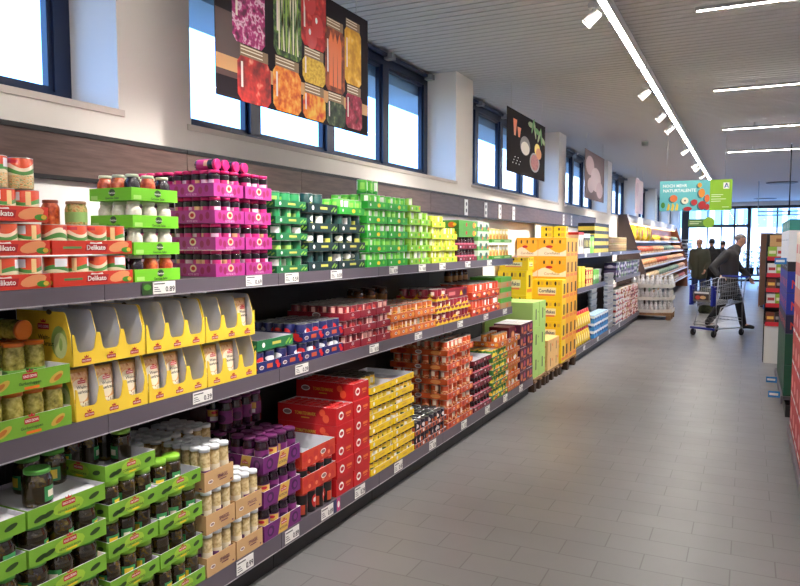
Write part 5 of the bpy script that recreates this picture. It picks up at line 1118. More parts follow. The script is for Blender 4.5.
def deco_b2(f, L, h):
    for q in range(2): f.poly([(-L * (0.34 - 0.1 * q), h * 0.6), (-L * (0.3 - 0.1 * q), h * 0.6), (-L * (0.27 - 0.1 * q), h * (0.86 - 0.1 * q)), (-L * (0.36 - 0.1 * q), h * (0.86 - 0.1 * q))], mat('carrot', (236, 110, 24), 0.4), 1)
    for q in range(7): f.ell(L * (0.08 + 0.06 * q), h * (0.9 - 0.03 * q + 0.03 * (q % 2)), L * 0.07, h * 0.05, GRN if q % 2 else mat('herb_pale', (150, 170, 110), 0.5), 1 + q % 2, rot=q)
    f.ell(-L * 0.06, h * 0.5, L * 0.13, h * 0.16, mat('bowl_rim', (120, 108, 104), 0.5), 1, 20); f.ell(-L * 0.06, h * 0.46, L * 0.11, h * 0.11, mat('bowl_cream', (226, 212, 196), 0.5), 2, 20)
    f.ell(L * 0.2, h * 0.28, L * 0.14, h * 0.17, mat('bowl_metal', (150, 136, 126), 0.5), 1, 20); f.ell(L * 0.2, h * 0.28, L * 0.11, h * 0.14, mottle('red_lentils', [(0.3, (120, 40, 30)), (0.6, (190, 90, 70))], 30), 2, 20)
    f.ell(L * 0.27, h * 0.52, L * 0.08, h * 0.11, YEL, 1, 16); f.ell(L * 0.31, h * 0.46, L * 0.08, h * 0.1, mat('yolk_orange', (220, 130, 50), 0.5), 2, 16)
    for q in range(8): f.ell(L * (-0.36 + 0.025 * q), h * (0.16 + 0.05 * (q % 3)), L * 0.008, h * 0.01, WHITE, 1)
banner(7.25, 8.8, 2.36, 3.03, mat('banner_slate', (36, 29, 29), 0.8, spec=0.1), deco_b2, 'dark hanging banner printed with bowls, carrots and herbs')
def deco_b3(f, L, h):
    for k, (a, c, r_) in enumerate(((-0.25, 0.7, 0.2), (0.05, 0.45, 0.26), (0.25, 0.25, 0.18), (-0.2, 0.3, 0.16))): f.ell(L * a, h * c, L * r_, h * r_, mat(('blush_a', 'blush_b')[k % 2], ((196, 160, 156), (206, 178, 172))[k % 2], 0.5), k, 16)
banner(11.2, 12.85, 2.3, 3.06, mat('banner_mauve', (138, 120, 120), 0.8, spec=0.1), deco_b3, 'hanging banner with pale mauve and pink picture')
banner(16.7, 18.0, 2.28, 3.05, mat('banner_blush', (214, 180, 176), 0.5), deco_b3, 'far hanging banner with pale pink picture by the last windows')
# ------------------------------------------------------------------ aisle sign
o = empty('hanging_sign', (-0.76, 12.0, 2.1)); tag(o, 'turquoise and lime sign reading NOCH MEHR NATURTALENTE over the aisle', 'sign'); o.rotation_euler = (0, 0, 0.02)
L, h = 1.04, 0.47
b = MB(); b.box(-L / 2, L / 2, 0, 0.012, 0, h, mat('sign_turquoise', (104, 190, 190), 0.5)); f = Face2D(b, (0, 0, 0), (1, 0, 0), (0, 0, 1))
f.rect(L * 0.2, 0, L * 0.5, h, mat('sign_lime', (142, 192, 40), 0.5), 0)
f.text('NOCH MEHR', -L * 0.285, h * 0.84, h * 0.105, WHITE, 1, L * 0.34); f.text('NATURTALENTE', -L * 0.22, h * 0.68, h * 0.105, WHITE, 1, L * 0.46)
SH = mat('sign_print_teal', (50, 110, 112), 0.5)
for a, c, ra, rb_, m in ((-0.3, 0.42, 0.055, 0.12, mat('sign_mango', (226, 110, 50), 0.4)), (-0.14, 0.34, 0.05, 0.11, mat('sign_cut_apple', (240, 228, 196), 0.4)), (0.06, 0.84, 0.03, 0.08, mat('sign_apricot', (236, 170, 60), 0.4)), (0.09, 0.58, 0.045, 0.15, mat('sign_pear', (224, 140, 40), 0.4)), (-0.01, 0.28, 0.045, 0.1, mat('sign_apple', (186, 36, 40), 0.4)), (0.1, 0.18, 0.055, 0.14, mat('sign_apple', (186, 36, 40), 0.4)), (0.165, 0.4, 0.034, 0.13, mat('sign_mango', (226, 110, 50), 0.4)), (-0.1, 0.07, 0.06, 0.07, mat('sign_apple', (186, 36, 40), 0.4)), (0.17, 0.12, 0.03, 0.1, mat('sign_apple', (186, 36, 40), 0.4))):
    f.ell(L * (a - 0.02), h * (c - 0.03), L * ra, h * rb_, SH, 1, 16); f.ell(L * a, h * c, L * ra, h * rb_, m, 2, 16)
f.ell(-L * 0.14, h * 0.34, L * 0.012, h * 0.03, SLOT, 3)
for k in range(3): f.poly([(L * (-0.4 + 0.06 * k), h * 0.02), (L * (-0.36 + 0.06 * k), h * 0.02), (L * (-0.35 + 0.06 * k), h * 0.2), (L * (-0.375 + 0.06 * k), h * 0.27)], mat('sign_banana', (240, 200, 60), 0.4), 2)
f.ell(-L * 0.45, h * 0.2, L * 0.03, h * 0.1, GRN, 1)
f.rect(L * 0.38, h * 0.7, L * 0.46, h * 0.9, WHITE, 1); f.poly([(L * 0.39, h * 0.73), (L * 0.405, h * 0.73), (L * 0.425, h * 0.84), (L * 0.445, h * 0.73), (L * 0.455, h * 0.73), (L * 0.43, h * 0.88), (L * 0.415, h * 0.88)], mat('logo_navy', (30, 50, 120), 0.4), 2); f.rect(L * 0.405, h * 0.76, L * 0.445, h * 0.785, mat('logo_sky', (80, 170, 220), 0.4), 2)
for k, (c, w_) in enumerate(((0.5, 0.16), (0.44, 0.13), (0.36, 0.2), (0.29, 0.13))): f.rect(L * 0.22, h * c, L * (0.22 + w_), h * (c + 0.022), mat('sign_small_text', (226, 240, 190), 0.5), 1)
f.rect(L * 0.37, h * 0.1, L * 0.46, h * 0.12, mat('sign_small_text', (226, 240, 190), 0.5), 1)
b.build('sign_board', o)
for s in (-1, 1):
    b = MB(); b.tube([(s * L * 0.4, 0.006, h), (s * L * 0.4, 0.006, ZC - 2.1)], 0.003, METAL, 5); b.build('wire', o)
o = empty('hanging_sign', (-1.12, 20.0, 2.03)); tag(o, 'small green sign with round lime disc hanging near the entrance', 'sign')
b = MB(); b.box(-0.3, 0.24, 0, 0.012, 0, 0.19, mat('small_sign_green', (96, 140, 60), 0.5)); f = Face2D(b, (0, 0, 0), (1, 0, 0), (0, 0, 1)); f.rect(-0.26, 0.11, 0.02, 0.13, mat('sign_small_text', (226, 240, 190), 0.5), 1); f.rect(-0.26, 0.06, -0.04, 0.08, mat('sign_small_text', (226, 240, 190), 0.5), 1)
b.build('sign_board', o)
b = MB(); b.lathe([(0.14, -0.004), (0.14, 0.01)], mat('disc_lime', (150, 196, 50), 0.5), 20, (0.2, -0.008, 0.1), axis=1); b.build('disc', o)
for s in (-0.25, 0.2):
    b = MB(); b.tube([(s, 0.006, 0.19), (s, 0.006, ZC - 2.03)], 0.003, METAL, 5); b.build('wire', o)
# ================================================================== shelving on the right of the aisle
XF = 0.315
def gondola(ya, yb, label, x1=0.95, decks=(0.19, 0.75, 1.15, 1.5), top=1.75):
    o = empty('island_shelf', (XF, ya, 0)); tag(o, label, 'shelf'); L = yb - ya
    b = MB(); b.box(0.04, x1 - XF, 0, L, 0, 0.11, KICK); b.build('kick_plate', o)
    b = MB(); b.box(x1 - XF - 0.03, x1 - XF, 0, L, 0.11, top, DARKP); b.build('back_panel', o)
    for k, z in enumerate(decks):
        d0 = 0.0 if k == 0 else 0.0
        b = MB(); b.box(0.016, x1 - XF - 0.03, 0.0, L, z - 0.03, z - 0.001, SHELF); d = b.build('shelf_deck', o)
        b = MB(); b.box(0.0, 0.015, 0.0, L, z - 0.07, z + 0.002, STRIP); b.build('price_strip', d)
    return o
gondola(4.4, 6.22, 'aisle shelf close to the camera with red boxes', 0.95, (0.19,))
gondola(7.35, 9.0, 'aisle shelf with dark green and blue boxes', 0.95, (0.19,), 1.3)
gondola(10.9, 14.5, 'aisle shelf beyond the blue boxes with red price flags')
gondola(20.2, 26.0, 'far aisle shelf with brown end panel')
def rcart(name, d, L, h, c, deco=None, decoN=None):
    b = MB(); b.box(0, d, -L / 2, L / 2, 0, h, mat('r_%d_%d_%d' % c, c, 0.5))
    F = Face2D(b, (0, 0, 0), (0, -1, 0), (0, 0, 1)); N = Face2D(b, (d / 2, -L / 2, 0), (1, 0, 0), (0, 0, 1))
    if deco: deco(F, L, h)
    (decoN or deco) and (decoN or deco)(N, d, h)
    return b.build(name)
rd = rcart('red_box', 0.4, 0.29, 0.24, (196, 36, 40), lambda f, L, h: (f.ell(0, h * 0.55, L * 0.3, h * 0.2, mat('r_pink', (236, 150, 140), 0.5), 1), f.rect(-L * 0.4, h * 0.1, L * 0.4, h * 0.2, WHITE, 1)))
for l in range(4):
    for k in range(6): place(rd, (XF + 0.018, 4.56 + k * 0.297, 0.1905 + l * 0.2415), 0, 'red box on the near aisle shelf, %s layer, %s from the near end' % (LEVEL[l], ORD[k]), 'box', 'red boxes on the near aisle shelf')
rd2 = rcart('salmon_box', 0.4, 0.29, 0.3, (222, 130, 110), lambda f, L, h: f.rect(-L * 0.4, h * 0.4, L * 0.4, h * 0.7, mat('r_cream', (240, 220, 200), 0.5), 1))
for k in range(6): place(rd2, (XF + 0.018, 4.56 + k * 0.297, 1.1575), 0, 'salmon pink box on the near aisle shelf, %s from the near end' % ORD[k], 'box', 'salmon boxes')
be = rcart('beige_box', 0.4, 0.29, 0.22, (226, 204, 184), lambda f, L, h: f.rect(-L * 0.3, h * 0.3, L * 0.3, h * 0.6, mat('r_rose', (210, 120, 120), 0.5), 1))
for k in range(6): place(be, (XF + 0.018, 4.56 + k * 0.297, 1.4585), 0, 'beige box on the top tier of the near aisle shelf, %s from the near end' % ORD[k], 'box', 'beige boxes')
gx = rcart('dark_green_box', 0.42, 0.3, 0.288, (16, 74, 52), lambda f, L, h: f.rect(-L * 0.45, h * 0.02, L * 0.45, h * 0.04, mat('r_seam', (10, 40, 30), 0.5), 1))
for l in range(2):
    for k in range(5): place(gx, (XF + 0.018, 7.52 + k * 0.31, 0.1905 + l * 0.2895), 0, 'dark green box on the deck of the blue box shelf, %s, %s along' % (('lower', 'upper')[l], ORD[k]), 'box', 'dark green boxes')
def deco_ma(f, L, h): f.text('NATUR', L * (-0.1 if L > 0.4 else 0), h * 0.42, h * 0.4, mat('ma_red', (226, 60, 50), 0.5), 1, L * 0.62); f.rect(-L * 0.5, 0.001, L * 0.5, 0.006, mat('ma_dark', (20, 24, 70), 0.5), 1)
bxb = rcart('blue_box', 0.42, 0.3, 0.198, (30, 52, 150), deco_ma)
nvx = rcart('navy_box', 0.42, 0.3, 0.17, (24, 28, 60), deco_ma)
for k in range(5):
    place(nvx, (XF + 0.018, 7.52 + k * 0.31, 0.7705), 0, 'navy box under the blue boxes on the aisle shelf, %s along' % ORD[k], 'box', 'navy boxes')
    place(bxb, (XF + 0.018, 7.52 + k * 0.31, 0.9415), 0, 'bright blue box standing on the navy boxes, %s along' % ORD[k], 'box', 'blue boxes above the navy boxes')
    place(bxb, (XF + 0.018, 7.52 + k * 0.31, 1.1405), 0, 'bright blue box under the white display on the aisle shelf, %s along' % ORD[k], 'box', 'blue boxes under the white display')
tl_ = mat('teal_band', (54, 140, 128), 0.5)
wdx = rcart('white_display_box', 0.42, 0.3, 0.385, (232, 234, 232), lambda f, L, h: (f.rect(-L / 2, h * 0.74, L / 2, h, tl_, 1), f.ell(L * 0.35, h * 0.87, L * 0.08, h * 0.07, WHITE, 2), f.rect(-L * 0.25, h * 0.5, L * 0.2, h * 0.53, mat('r_grey', (150, 160, 160), 0.5), 1), f.rect(L * 0.1, 0.01, L * 0.11, h * 0.73, mat('r_grey', (150, 160, 160), 0.5), 1)))
bkx = rcart('gap_filler', 0.42, 0.3, 0.088, (34, 32, 36), lambda f, L, h: f.rect(-L * 0.3, h * 0.3, L * 0.1, h * 0.5, mat('r_grey', (150, 160, 160), 0.5), 1))  # added black filler, stands for the dark gap below the white boxes
for k in range(5): place(bkx, (XF + 0.018, 7.52 + k * 0.31, 1.3405), 0, 'flat black filler for the dark gap between blue and white boxes, %s along' % ORD[k], 'box', 'flat black gap fillers')
for k in range(5): place(wdx, (XF + 0.018, 7.52 + k * 0.31, 1.4305), 0, 'white display box with teal top band on the aisle shelf, %s along' % ORD[k], 'box', 'white and teal display boxes')
fl = MB(); fl.box(-0.1, 0.0, -0.001, 0.001, 0, 0.06, mat('flag_blue', (40, 130, 200), 0.4)); f = Face2D(fl, (-0.05, -0.001, 0), (1, 0, 0), (0, 0, 1)); f.rect(-0.04, 0.02, 0.035, 0.042, WHITE, 1); fl = fl.build('shelf_flag')
for k, (y, z, lb) in enumerate(((7.5, 0.145, 'lower of the two by the dark green boxes'), (8.3, 0.145, 'farther one by the dark green boxes'), (7.6, 1.4, 'high one under the white display boxes'), (11.0, 0.69, 'one on the shelf beyond the blue boxes'))):
    place(fl, ((XF + 0.0165 if k == 2 else XF - 0.0005), y, z), 0, 'small blue and white price flag, %s' % lb, 'price flag', 'blue price flags')
# end of the third shelf: levels of small goods with red strips, facing the camera
o = empty('end_shelf', (0.235, 10.57, 0)); tag(o, 'shelf end with tiers of small boxes and red strips facing the camera', 'shelf')
b = MB(); b.box(-0.012, -0.005, 0.1, 0.3, 0, 1.6, DARKP); b.build('side_panel', o)
b = MB(); b.box(-0.005, 0.45, 0.28, 0.3, 0, 1.72, DARKP); b.build('back_panel', o)
b = MB(); b.box(0.0, 0.4, 0.02, 0.27, 0, 0.5, mat('end_white', (214, 214, 212), 0.5)); b.build('base_block', o)
EZ = (0.55, 0.8, 1.0, 1.2, 1.42)
for z in EZ:
    b = MB(); b.box(-0.004, 0.45, 0.012, 0.279, z - 0.02, z, SHELF); d = b.build('shelf_deck', o)
    b = MB(); b.box(0.0, 0.3, 0.0, 0.011, z - 0.05, z + 0.004, mat('strip_red', (206, 40, 56), 0.4)); b.build('price_strip', d)
def goods(name, c1, c2): return rcart(name, 0.1, 0.2, 0.13, c1, lambda f, L, h: (f.rect(-L * 0.4, h * 0.3, L * 0.4, h * 0.6, mat('g_%d_%d_%d' % c2, c2, 0.5), 1)))
gd = [goods('snack_box', (120, 60, 40), (236, 190, 90)), goods('snack_box', (50, 36, 40), (150, 150, 150)), goods('snack_box', (226, 220, 214), (190, 60, 60)), goods('snack_box', (146, 186, 60), (230, 226, 190))]
for l, z in enumerate(EZ):
    for k in range(4): place(gd[(l * 2 + k) % 4 if l < 4 else 3 - k % 2], (0.245 + 0.104 * k, 10.7, z + 0.0005), 0, 'small snack box on the red-strip shelf end, %s tier, %s from the aisle' % (LEVEL[l], ORD[k]), 'box', 'snack boxes on the shelf end')
kx = rcart('kraft_box', 0.34, 0.24, 0.15, (206, 160, 104), lambda f, L, h: f.rect(-L * 0.3, h * 0.4, L * 0.1, h * 0.7, mat('r_rust', (150, 90, 50), 0.5), 1))
place(kx, (0.265, 10.71, 1.5535), 0, 'kraft box topmost on the red-strip shelf end', 'box')
r3 = [rcart('mixed_box', 0.4, 0.26, 0.24, c, lambda f, L, h: f.rect(-L * 0.3, h * 0.3, L * 0.3, h * 0.6, WHITE, 1)) for c in ((206, 60, 60), (230, 226, 220), (70, 110, 170), (230, 180, 80))]
for l, z in enumerate((0.19, 0.75, 1.15, 1.5)):
    for k in range(13): place(r3[(l * 3 + k) % 4], (XF + 0.02, 11.08 + k * 0.267, z + 0.0005), 0, '%s box on the shelf behind the red-strip end, %s tier, %s along' % (('red', 'white', 'blue', 'amber')[(l * 3 + k) % 4], LEVEL[l], ORD[k]), 'box', 'boxes behind the red-strip end')
o = empty('end_panel', (0.3, 20.0, 0)); o.name = 'brown_screen'; tag(o, 'tall dark brown end screen farther along the aisle shelves', 'screen')
b = MB(); b.box(0, 0.65, 0, 0.06, 0.03, 1.85, mat('screen_brown', (104, 72, 54), 0.5)); b.build('board', o)
b = MB(); b.box(-0.02, 0.0, -0.01, 0.07, 0.0, 1.86, PBW); b.build('edge_post', o)
b = MB(); b.box(0.02, 0.72, -0.1, 0.09, 0.0, 0.03, KICK); b.build('foot', o)
# dark cooler with plant near the entrance
o = empty('flower_stand', (0.1, 28.0, 0)); tag(o, 'dark flower stand with buckets near the entrance', 'stand')
b = MB(); b.box(-0.3, 0.35, -0.4, 0.4, 0.45, 0.5, FR); b.build('stand_top', o)
for sx_ in (-0.27, 0.32):
    for sy_ in (-0.36, 0.36):
        b = MB(); b.box(sx_ - 0.02, sx_ + 0.02, sy_ - 0.02, sy_ + 0.02, 0, 0.45, FR); b.build('leg', o)
for k in range(3):
    o = empty('potted_plant', (-0.09 + 0.23 * k, 27.9 + 0.2 * (k % 2), 0.501)); tag(o, 'leafy grey green plant in a dark bucket on the flower stand, %s from the aisle' % ORD[k], 'plant', 'plants on the flower stand')
    b = MB(); b.lathe([(0.06, 0), (0.085, 0.22), (0.09, 0.24)], mat('bucket', (44, 44, 52), 0.4), 12); b.build('bucket', o)
    b = MB(); lm = mat('grey_leaf', (92, 112, 96), 0.6); fm = mat('pale_flower', (206, 206, 200), 0.6)
    for q in range(70):
        a = R.uniform(0, 6.28); rr = R.uniform(0.01, 0.07); zz = R.uniform(0.22, 0.85 - rr); p = Vector((rr * math.cos(a), rr * math.sin(a), zz)); t_ = Vector((math.cos(a), math.sin(a), 0.8)).normalized() * 0.09; s_ = Vector((-math.sin(a), math.cos(a), 0)) * 0.025
        b.poly([p - s_ * 0.3, p + t_ * 0.5 - s_, p + t_, p + t_ * 0.5 + s_], fm if q % 7 == 0 else lm)
    b.build('foliage', o)

# ================================================================== shopping trolley
o = empty('shopping_trolley', (-0.66, 13.15, 0)); tag(o, 'wire shopping trolley with blue handle and corners held by the man', 'trolley')
o.rotation_euler = (0, 0, math.radians(-33))      # local -Y looks towards the camera: that is its front
WIRE = mat('trolley_wire', (168, 170, 176), 0.3, 0.9); BLU = mat('trolley_blue', (30, 44, 150), 0.35); RUB = mat('rubber', (28, 28, 30), 0.6)
Lb = 0.78
def bx(u, v, t_):     # basket surface: u across -1..1, v along 0..1 front to rear, t up 0..1
    zb = 0.55 + 0.04 * v; zt = 0.86 + 0.12 * v; wdt = 0.21 + 0.05 * v + 0.02 * t_
    return Vector((u * wdt, v * Lb - (0.04 * t_ if v == 0 else 0) , zb + (zt - zb) * t_))
b = MB()
for t_ in (0, 0.2, 0.4, 0.6, 0.8, 1.0):
    r_ = 0.006 if t_ in (0, 1.0) else 0.0028
    b.tube([bx(-1, 0, t_), bx(1, 0, t_), bx(1, 1, t_), bx(-1, 1, t_)], r_, WIRE, 5, True)
for k in range(1, 11): b.tube([bx(-1 + k / 5.5, 0, 1), bx(-1 + k / 5.5, 0, 0), bx(-1 + k / 5.5, 1, 0), bx(-1 + k / 5.5, 1, 1)], 0.0026, WIRE, 4)
for k in range(1, 14):
    for u in (-1, 1): b.tube([bx(u, k / 14, 1), bx(u, k / 14, 0)], 0.0026, WIRE, 4)
for k in range(1, 9): b.tube([bx(-1, k / 9, 0), bx(1, k / 9, 0)], 0.0026, WIRE, 4)
b.build('wire_basket', o)
b = MB()
for u in (-1, 1):
    b.tube([(u * 0.2, 0.02, 0.13), (u * 0.205, 0.06, 0.16), (u * 0.22, 0.18, 0.5), (u * 0.235, 0.5, 0.56), (u * 0.25, Lb, 0.6)], 0.011, WIRE, 7)
    b.tube([(u * 0.2, 0.02, 0.14), (u * 0.25, 0.74, 0.14)], 0.011, WIRE, 7); b.tube([(u * 0.25, 0.74, 0.14), (u * 0.25, 0.72, 0.5), (u * 0.26, Lb, 0.95), (u * 0.26, Lb + 0.1, 1.01)], 0.011, WIRE, 7)
b.tube([(-0.2, 0.02, 0.2), (0.2, 0.02, 0.2)], 0.009, WIRE, 6); b.tube([(-0.25, 0.74, 0.25), (0.25, 0.74, 0.25)], 0.006, WIRE, 6)
for k in range(6): b.tube([(-0.18 + 0.072 * k, 0.04, 0.24), (-0.2 + 0.08 * k, 0.72, 0.3)], 0.003, WIRE, 4)
b.tube([(-0.2, 0.04, 0.24), (0.2, 0.04, 0.24)], 0.005, WIRE, 5); b.tube([(-0.24, 0.72, 0.3), (0.24, 0.72, 0.3)], 0.005, WIRE, 5)
b.build('frame', o)
b = MB(); b.tube([(-0.26, Lb + 0.1, 1.01), (0.26, Lb + 0.1, 1.01)], 0.017, BLU, 8); b.build('handle', o)
b = MB(); b.tube([(-0.23, 0.0, 0.14), (0.23, 0.0, 0.14)], 0.02, BLU, 8); b.build('front_bumper', o)
for u in (-1, 1):
    b = MB(); p0, p1 = bx(u, 0, -0.05), bx(u, 0, 1.05); b.box(p0.x - 0.02, p0.x + 0.02, p1.y - 0.022, p0.y + 0.022, p0.z, p1.z, BLU); b.build('corner_guard', o)
b = MB(); b.box(-0.15, 0.17, -0.06, -0.048, 0.6, 0.78, mat('ad_grey', (120, 118, 116), 0.5)); f = Face2D(b, (0.01, -0.06, 0.6), (1, 0, 0), (0, 0, 1))
f.rect(-0.14, 0.03, 0.14, 0.13, mat('ad_dark', (60, 40, 36), 0.5), 0); f.ell(-0.07, 0.07, 0.05, 0.035, mat('ad_red', (206, 70, 50), 0.5), 1); f.ell(0.03, 0.075, 0.06, 0.03, mat('ad_cream', (236, 200, 140), 0.5), 1); f.rect(-0.14, 0.14, 0.14, 0.17, WHITE, 1)
b.build('advert_panel', o)
for u, v in ((-0.2, 0.03), (0.2, 0.03), (-0.25, 0.72), (0.25, 0.72)):
    b = MB(); b.lathe([(0.05, -0.016), (0.06, -0.012), (0.06, 0.012), (0.05, 0.016)], RUB, 16, (u, v, 0.06), axis=0); wh = b.build('wheel', o)
    b = MB(); b.tube([(u - 0.024, v, 0.06), (u - 0.024, v, 0.13)], 0.007, WIRE, 5); b.tube([(u + 0.024, v, 0.06), (u + 0.024, v, 0.13)], 0.007, WIRE, 5); b.tube([(u - 0.026, v, 0.13), (u + 0.026, v, 0.13)], 0.008, WIRE, 5); b.build('fork', wh)

# ================================================================== people
SKIN = mat('skin', (204, 152, 124), 0.5)
def skin(name, pts, edges, m, parent, sub=2, roots=()):
    """pts: {key: (x, y, z, r)}; grows one continuous surface round the joints"""
    ks = list(pts); ix = {k: i for i, k in enumerate(ks)}
    me = bpy.data.meshes.new(name + '_joints'); me.from_pydata([pts[k][:3] for k in ks], [(ix[a], ix[b_]) for a, b_ in edges], [])
    ob = bpy.data.objects.new(name + '_joints', me); COL.objects.link(ob)
    md = ob.modifiers.new('skin', 'SKIN'); md.branch_smoothing = 0.6; md.use_smooth_shade = True
    sv = me.skin_vertices[0].data if me.skin_vertices else None
    if sv is None:
        ob.data.attributes; 
    sv = me.skin_vertices[0].data
    for k in ks:
        r = pts[k][3]; r = r if isinstance(r, tuple) else (r, r); sv[ix[k]].radius = r; sv[ix[k]].use_root = k in roots or k == ks[0]
    sb = ob.modifiers.new('sub', 'SUBSURF'); sb.levels = sub; sb.render_levels = sub
    dg = bpy.context.evaluated_depsgraph_get(); dg.update()
    nm = bpy.data.meshes.new_from_object(ob.evaluated_get(dg)); nm.materials.clear(); nm.materials.append(m); nm.name = name
    for p in nm.polygons: p.use_smooth = True
    bpy.data.objects.remove(ob); o_ = bpy.data.objects.new(name, nm); COL.objects.link(o_); o_.parent = parent; return o_
def cloth(name, segs, m, parent, voxel=0.012):
    """one garment surface round tapering limbs"""
    b = MB()
    for p, rp, q, rq in segs:
        d = (q - p); L_ = d.length; M_ = Matrix.Translation(p) @ d.to_track_quat('Z', 'Y').to_matrix().to_4x4(); t_ = MB()
        prof = [(rp * math.sin(x), -rp * math.cos(x)) for x in (0.3, 0.7, 1.1)] + [(rp, 0), ((rp + rq) / 2, L_ / 2), (rq, L_)] + [(rq * math.cos(x), L_ + rq * math.sin(x)) for x in (0.4, 0.8, 1.25)]
        t_.lathe(prof, m, 16); i0 = len(b.v); b.v += [tuple(M_ @ Vector(v_)) for v_ in t_.v]
        for f_ in t_.f: b.face([i0 + z_ for z_ in f_], m)
    ob = b.build(name); rm = ob.modifiers.new('remesh', 'REMESH'); rm.mode = 'VOXEL'; rm.voxel_size = voxel; rm.use_smooth_shade = True
    s_ = ob.modifiers.new('smooth', 'SMOOTH'); s_.iterations = 8; s_.factor = 0.5
    dg_ = bpy.context.evaluated_depsgraph_get(); dg_.update(); nm_ = bpy.data.meshes.new_from_object(ob.evaluated_get(dg_)); nm_.name = name
    bpy.data.objects.remove(ob); ob = bpy.data.objects.new(name, nm_); COL.objects.link(ob); ob.parent = parent; nm_.materials.clear(); nm_.materials.append(m); return ob
def person(J, loc, rz, label, jacket, trousers, shoes, hair, bald=False, size=1.0, bulk=1.0, hem=0.16):
    """J: joints in metres with the person looking along +Y"""
    o = empty('person', loc); o.rotation_euler = (0, 0, rz); tag(o, label, 'person'); o.scale = (size,) * 3
    J = {k: Vector(v) for k, v in J.items()}
    pt = {}; ed = []
    def v(k, p, r): pt[k] = (p[0], p[1], p[2], r); return k
    def chain(*ks):
        for a, c in zip(ks, ks[1:]): ed.append((a, c))
    hd = J['head']; up_ = (hd - J['neck']).normalized(); fwd = J.get('look', Vector((0, 1, 0))); fwd = (fwd - up_ * fwd.dot(up_)).normalized(); side = fwd.cross(up_).normalized()
    v('pelvis', J['pelvis'], 0.1); v('waist', J['pelvis'].lerp(J['chest'], 0.5), 0.09); v('chest', J['chest'] - Vector((0, 0, 0.03)), 0.085); v('neckbase', J['chest'].lerp(J['neck'], 0.75), 0.05); v('neck', J['neck'], 0.056)
    v('skull', hd - fwd * 0.01, 0.06)
    chain('pelvis', 'waist', 'chest', 'neckbase', 'neck', 'skull')
    for s, n in ((1, 'r'), (-1, 'l')):
        v(n + 'sh', J[n + 'sh'] - Vector((0, 0, 0.02)), 0.028); v(n + 'el', J[n + 'el'], 0.036); v(n + 'wr', J[n + 'wr'], 0.031); chain('chest', n + 'sh', n + 'el', n + 'wr')
        dirn = (J[n + 'wr'] - J[n + 'el']).normalized(); hand = J.get(n + 'hand', dirn).normalized(); across = J.get(n + 'across', Vector((0, 1, 0))); across = (across - hand * across.dot(hand)).normalized()
        w_ = J[n + 'wr']; palm = w_ + hand * 0.055
        v(n + 'palm', palm, (0.034, 0.02)); v(n + 'knuckle', w_ + hand * 0.085, (0.034, 0.016)); chain(n + 'wr', n + 'palm', n + 'knuckle')
        curl = J.get(n + 'curl', Vector((0, 0, -1))); curl = (curl - hand * curl.dot(hand)).normalized()
        for q in range(4):
            off = across * (0.03 - 0.02 * q); ln = (0.07, 0.08, 0.074, 0.056)[q]
            a0 = w_ + hand * 0.075 + off; a1 = a0 + hand * ln * 0.5 + curl * 0.01; a2 = a1 + hand * ln * 0.3 + curl * ln * 0.4; a3 = a2 + curl * ln * 0.3
            for i_, p in enumerate((a0, a1, a2, a3)): v('%sf%d%d' % (n, q, i_), p, (0.0095, 0.0095, 0.0085, 0.0075)[i_])
            chain(*['%sf%d%d' % (n, q, i_) for i_ in range(4)])
        t0 = w_ + hand * 0.03 + across * 0.022; t1 = t0 + across * 0.028 + hand * 0.025; t2 = t1 + hand * 0.032 + curl * 0.012
        for i_, p in enumerate((t0, t1, t2)): v('%st%d' % (n, i_), p, (0.012, 0.011, 0.009)[i_])
        chain(n + 't0', n + 't1', n + 't2')
        v(n + 'hip', J[n + 'hip'], 0.075); v(n + 'kn', J[n + 'kn'], 0.05); v(n + 'an', J[n + 'an'], 0.04); v(n + 'toe', J[n + 'toe'], 0.034); chain('pelvis', n + 'hip', n + 'kn', n + 'an', n + 'toe')
    roots = ['pelvis'] + [n + 'f%d0' % q for n in 'rl' for q in range(4)] + ['rt0', 'lt0']
    bo = skin('body', pt, ed, SKIN, o, 2, roots)
    # skull, jaw, nose, brow, chin and ears grow out of the same surface
    hb = MB(); bm0 = bo.data
    hb.v = [tuple(q.co) for q in bm0.vertices]
    for q in bm0.polygons: hb.face(tuple(q.vertices), SKIN)
    def lump(c_, rs, rf, ru):
        t_ = MB(); t_.ball((0, 0, 0), rs, rf, ru, SKIN, 20, 12); i0 = len(hb.v)
        hb.v += [tuple(c_ + side * a_[0] + fwd * a_[1] + up_ * a_[2]) for a_ in t_.v]
        for q in t_.f: hb.face([i0 + z_ for z_ in q], SKIN)
    lump(hd + up_ * 0.036 - fwd * 0.012, 0.077, 0.096, 0.084); lump(hd - up_ * 0.035 + fwd * 0.018, 0.06, 0.07, 0.078); lump(hd - up_ * 0.092 + fwd * 0.058, 0.024, 0.024, 0.022)
    lump(hd - up_ * 0.012 + fwd * 0.094, 0.014, 0.022, 0.013); lump(hd + up_ * 0.012 + fwd * 0.084, 0.01, 0.016, 0.03); lump(hd + up_ * 0.033 + fwd * 0.07, 0.05, 0.02, 0.012)
    for s_ in (-1, 1): lump(hd - up_ * 0.004 + side * s_ * 0.078 - fwd * 0.012, 0.01, 0.02, 0.032)
    bpy.data.objects.remove(bo); bo = hb.build('body'); rm = bo.modifiers.new('remesh', 'REMESH'); rm.mode = 'VOXEL'; rm.voxel_size = 0.0075; rm.use_smooth_shade = True
    sm_ = bo.modifiers.new('smooth', 'SMOOTH'); sm_.iterations = 3; sm_.factor = 0.5
    dg_ = bpy.context.evaluated_depsgraph_get(); dg_.update(); nm_ = bpy.data.meshes.new_from_object(bo.evaluated_get(dg_)); nm_.name = 'body'
    bpy.data.objects.remove(bo); bo = bpy.data.objects.new('body', nm_); COL.objects.link(bo); bo.parent = o
    nm_.materials.clear(); nm_.materials.append(SKIN)
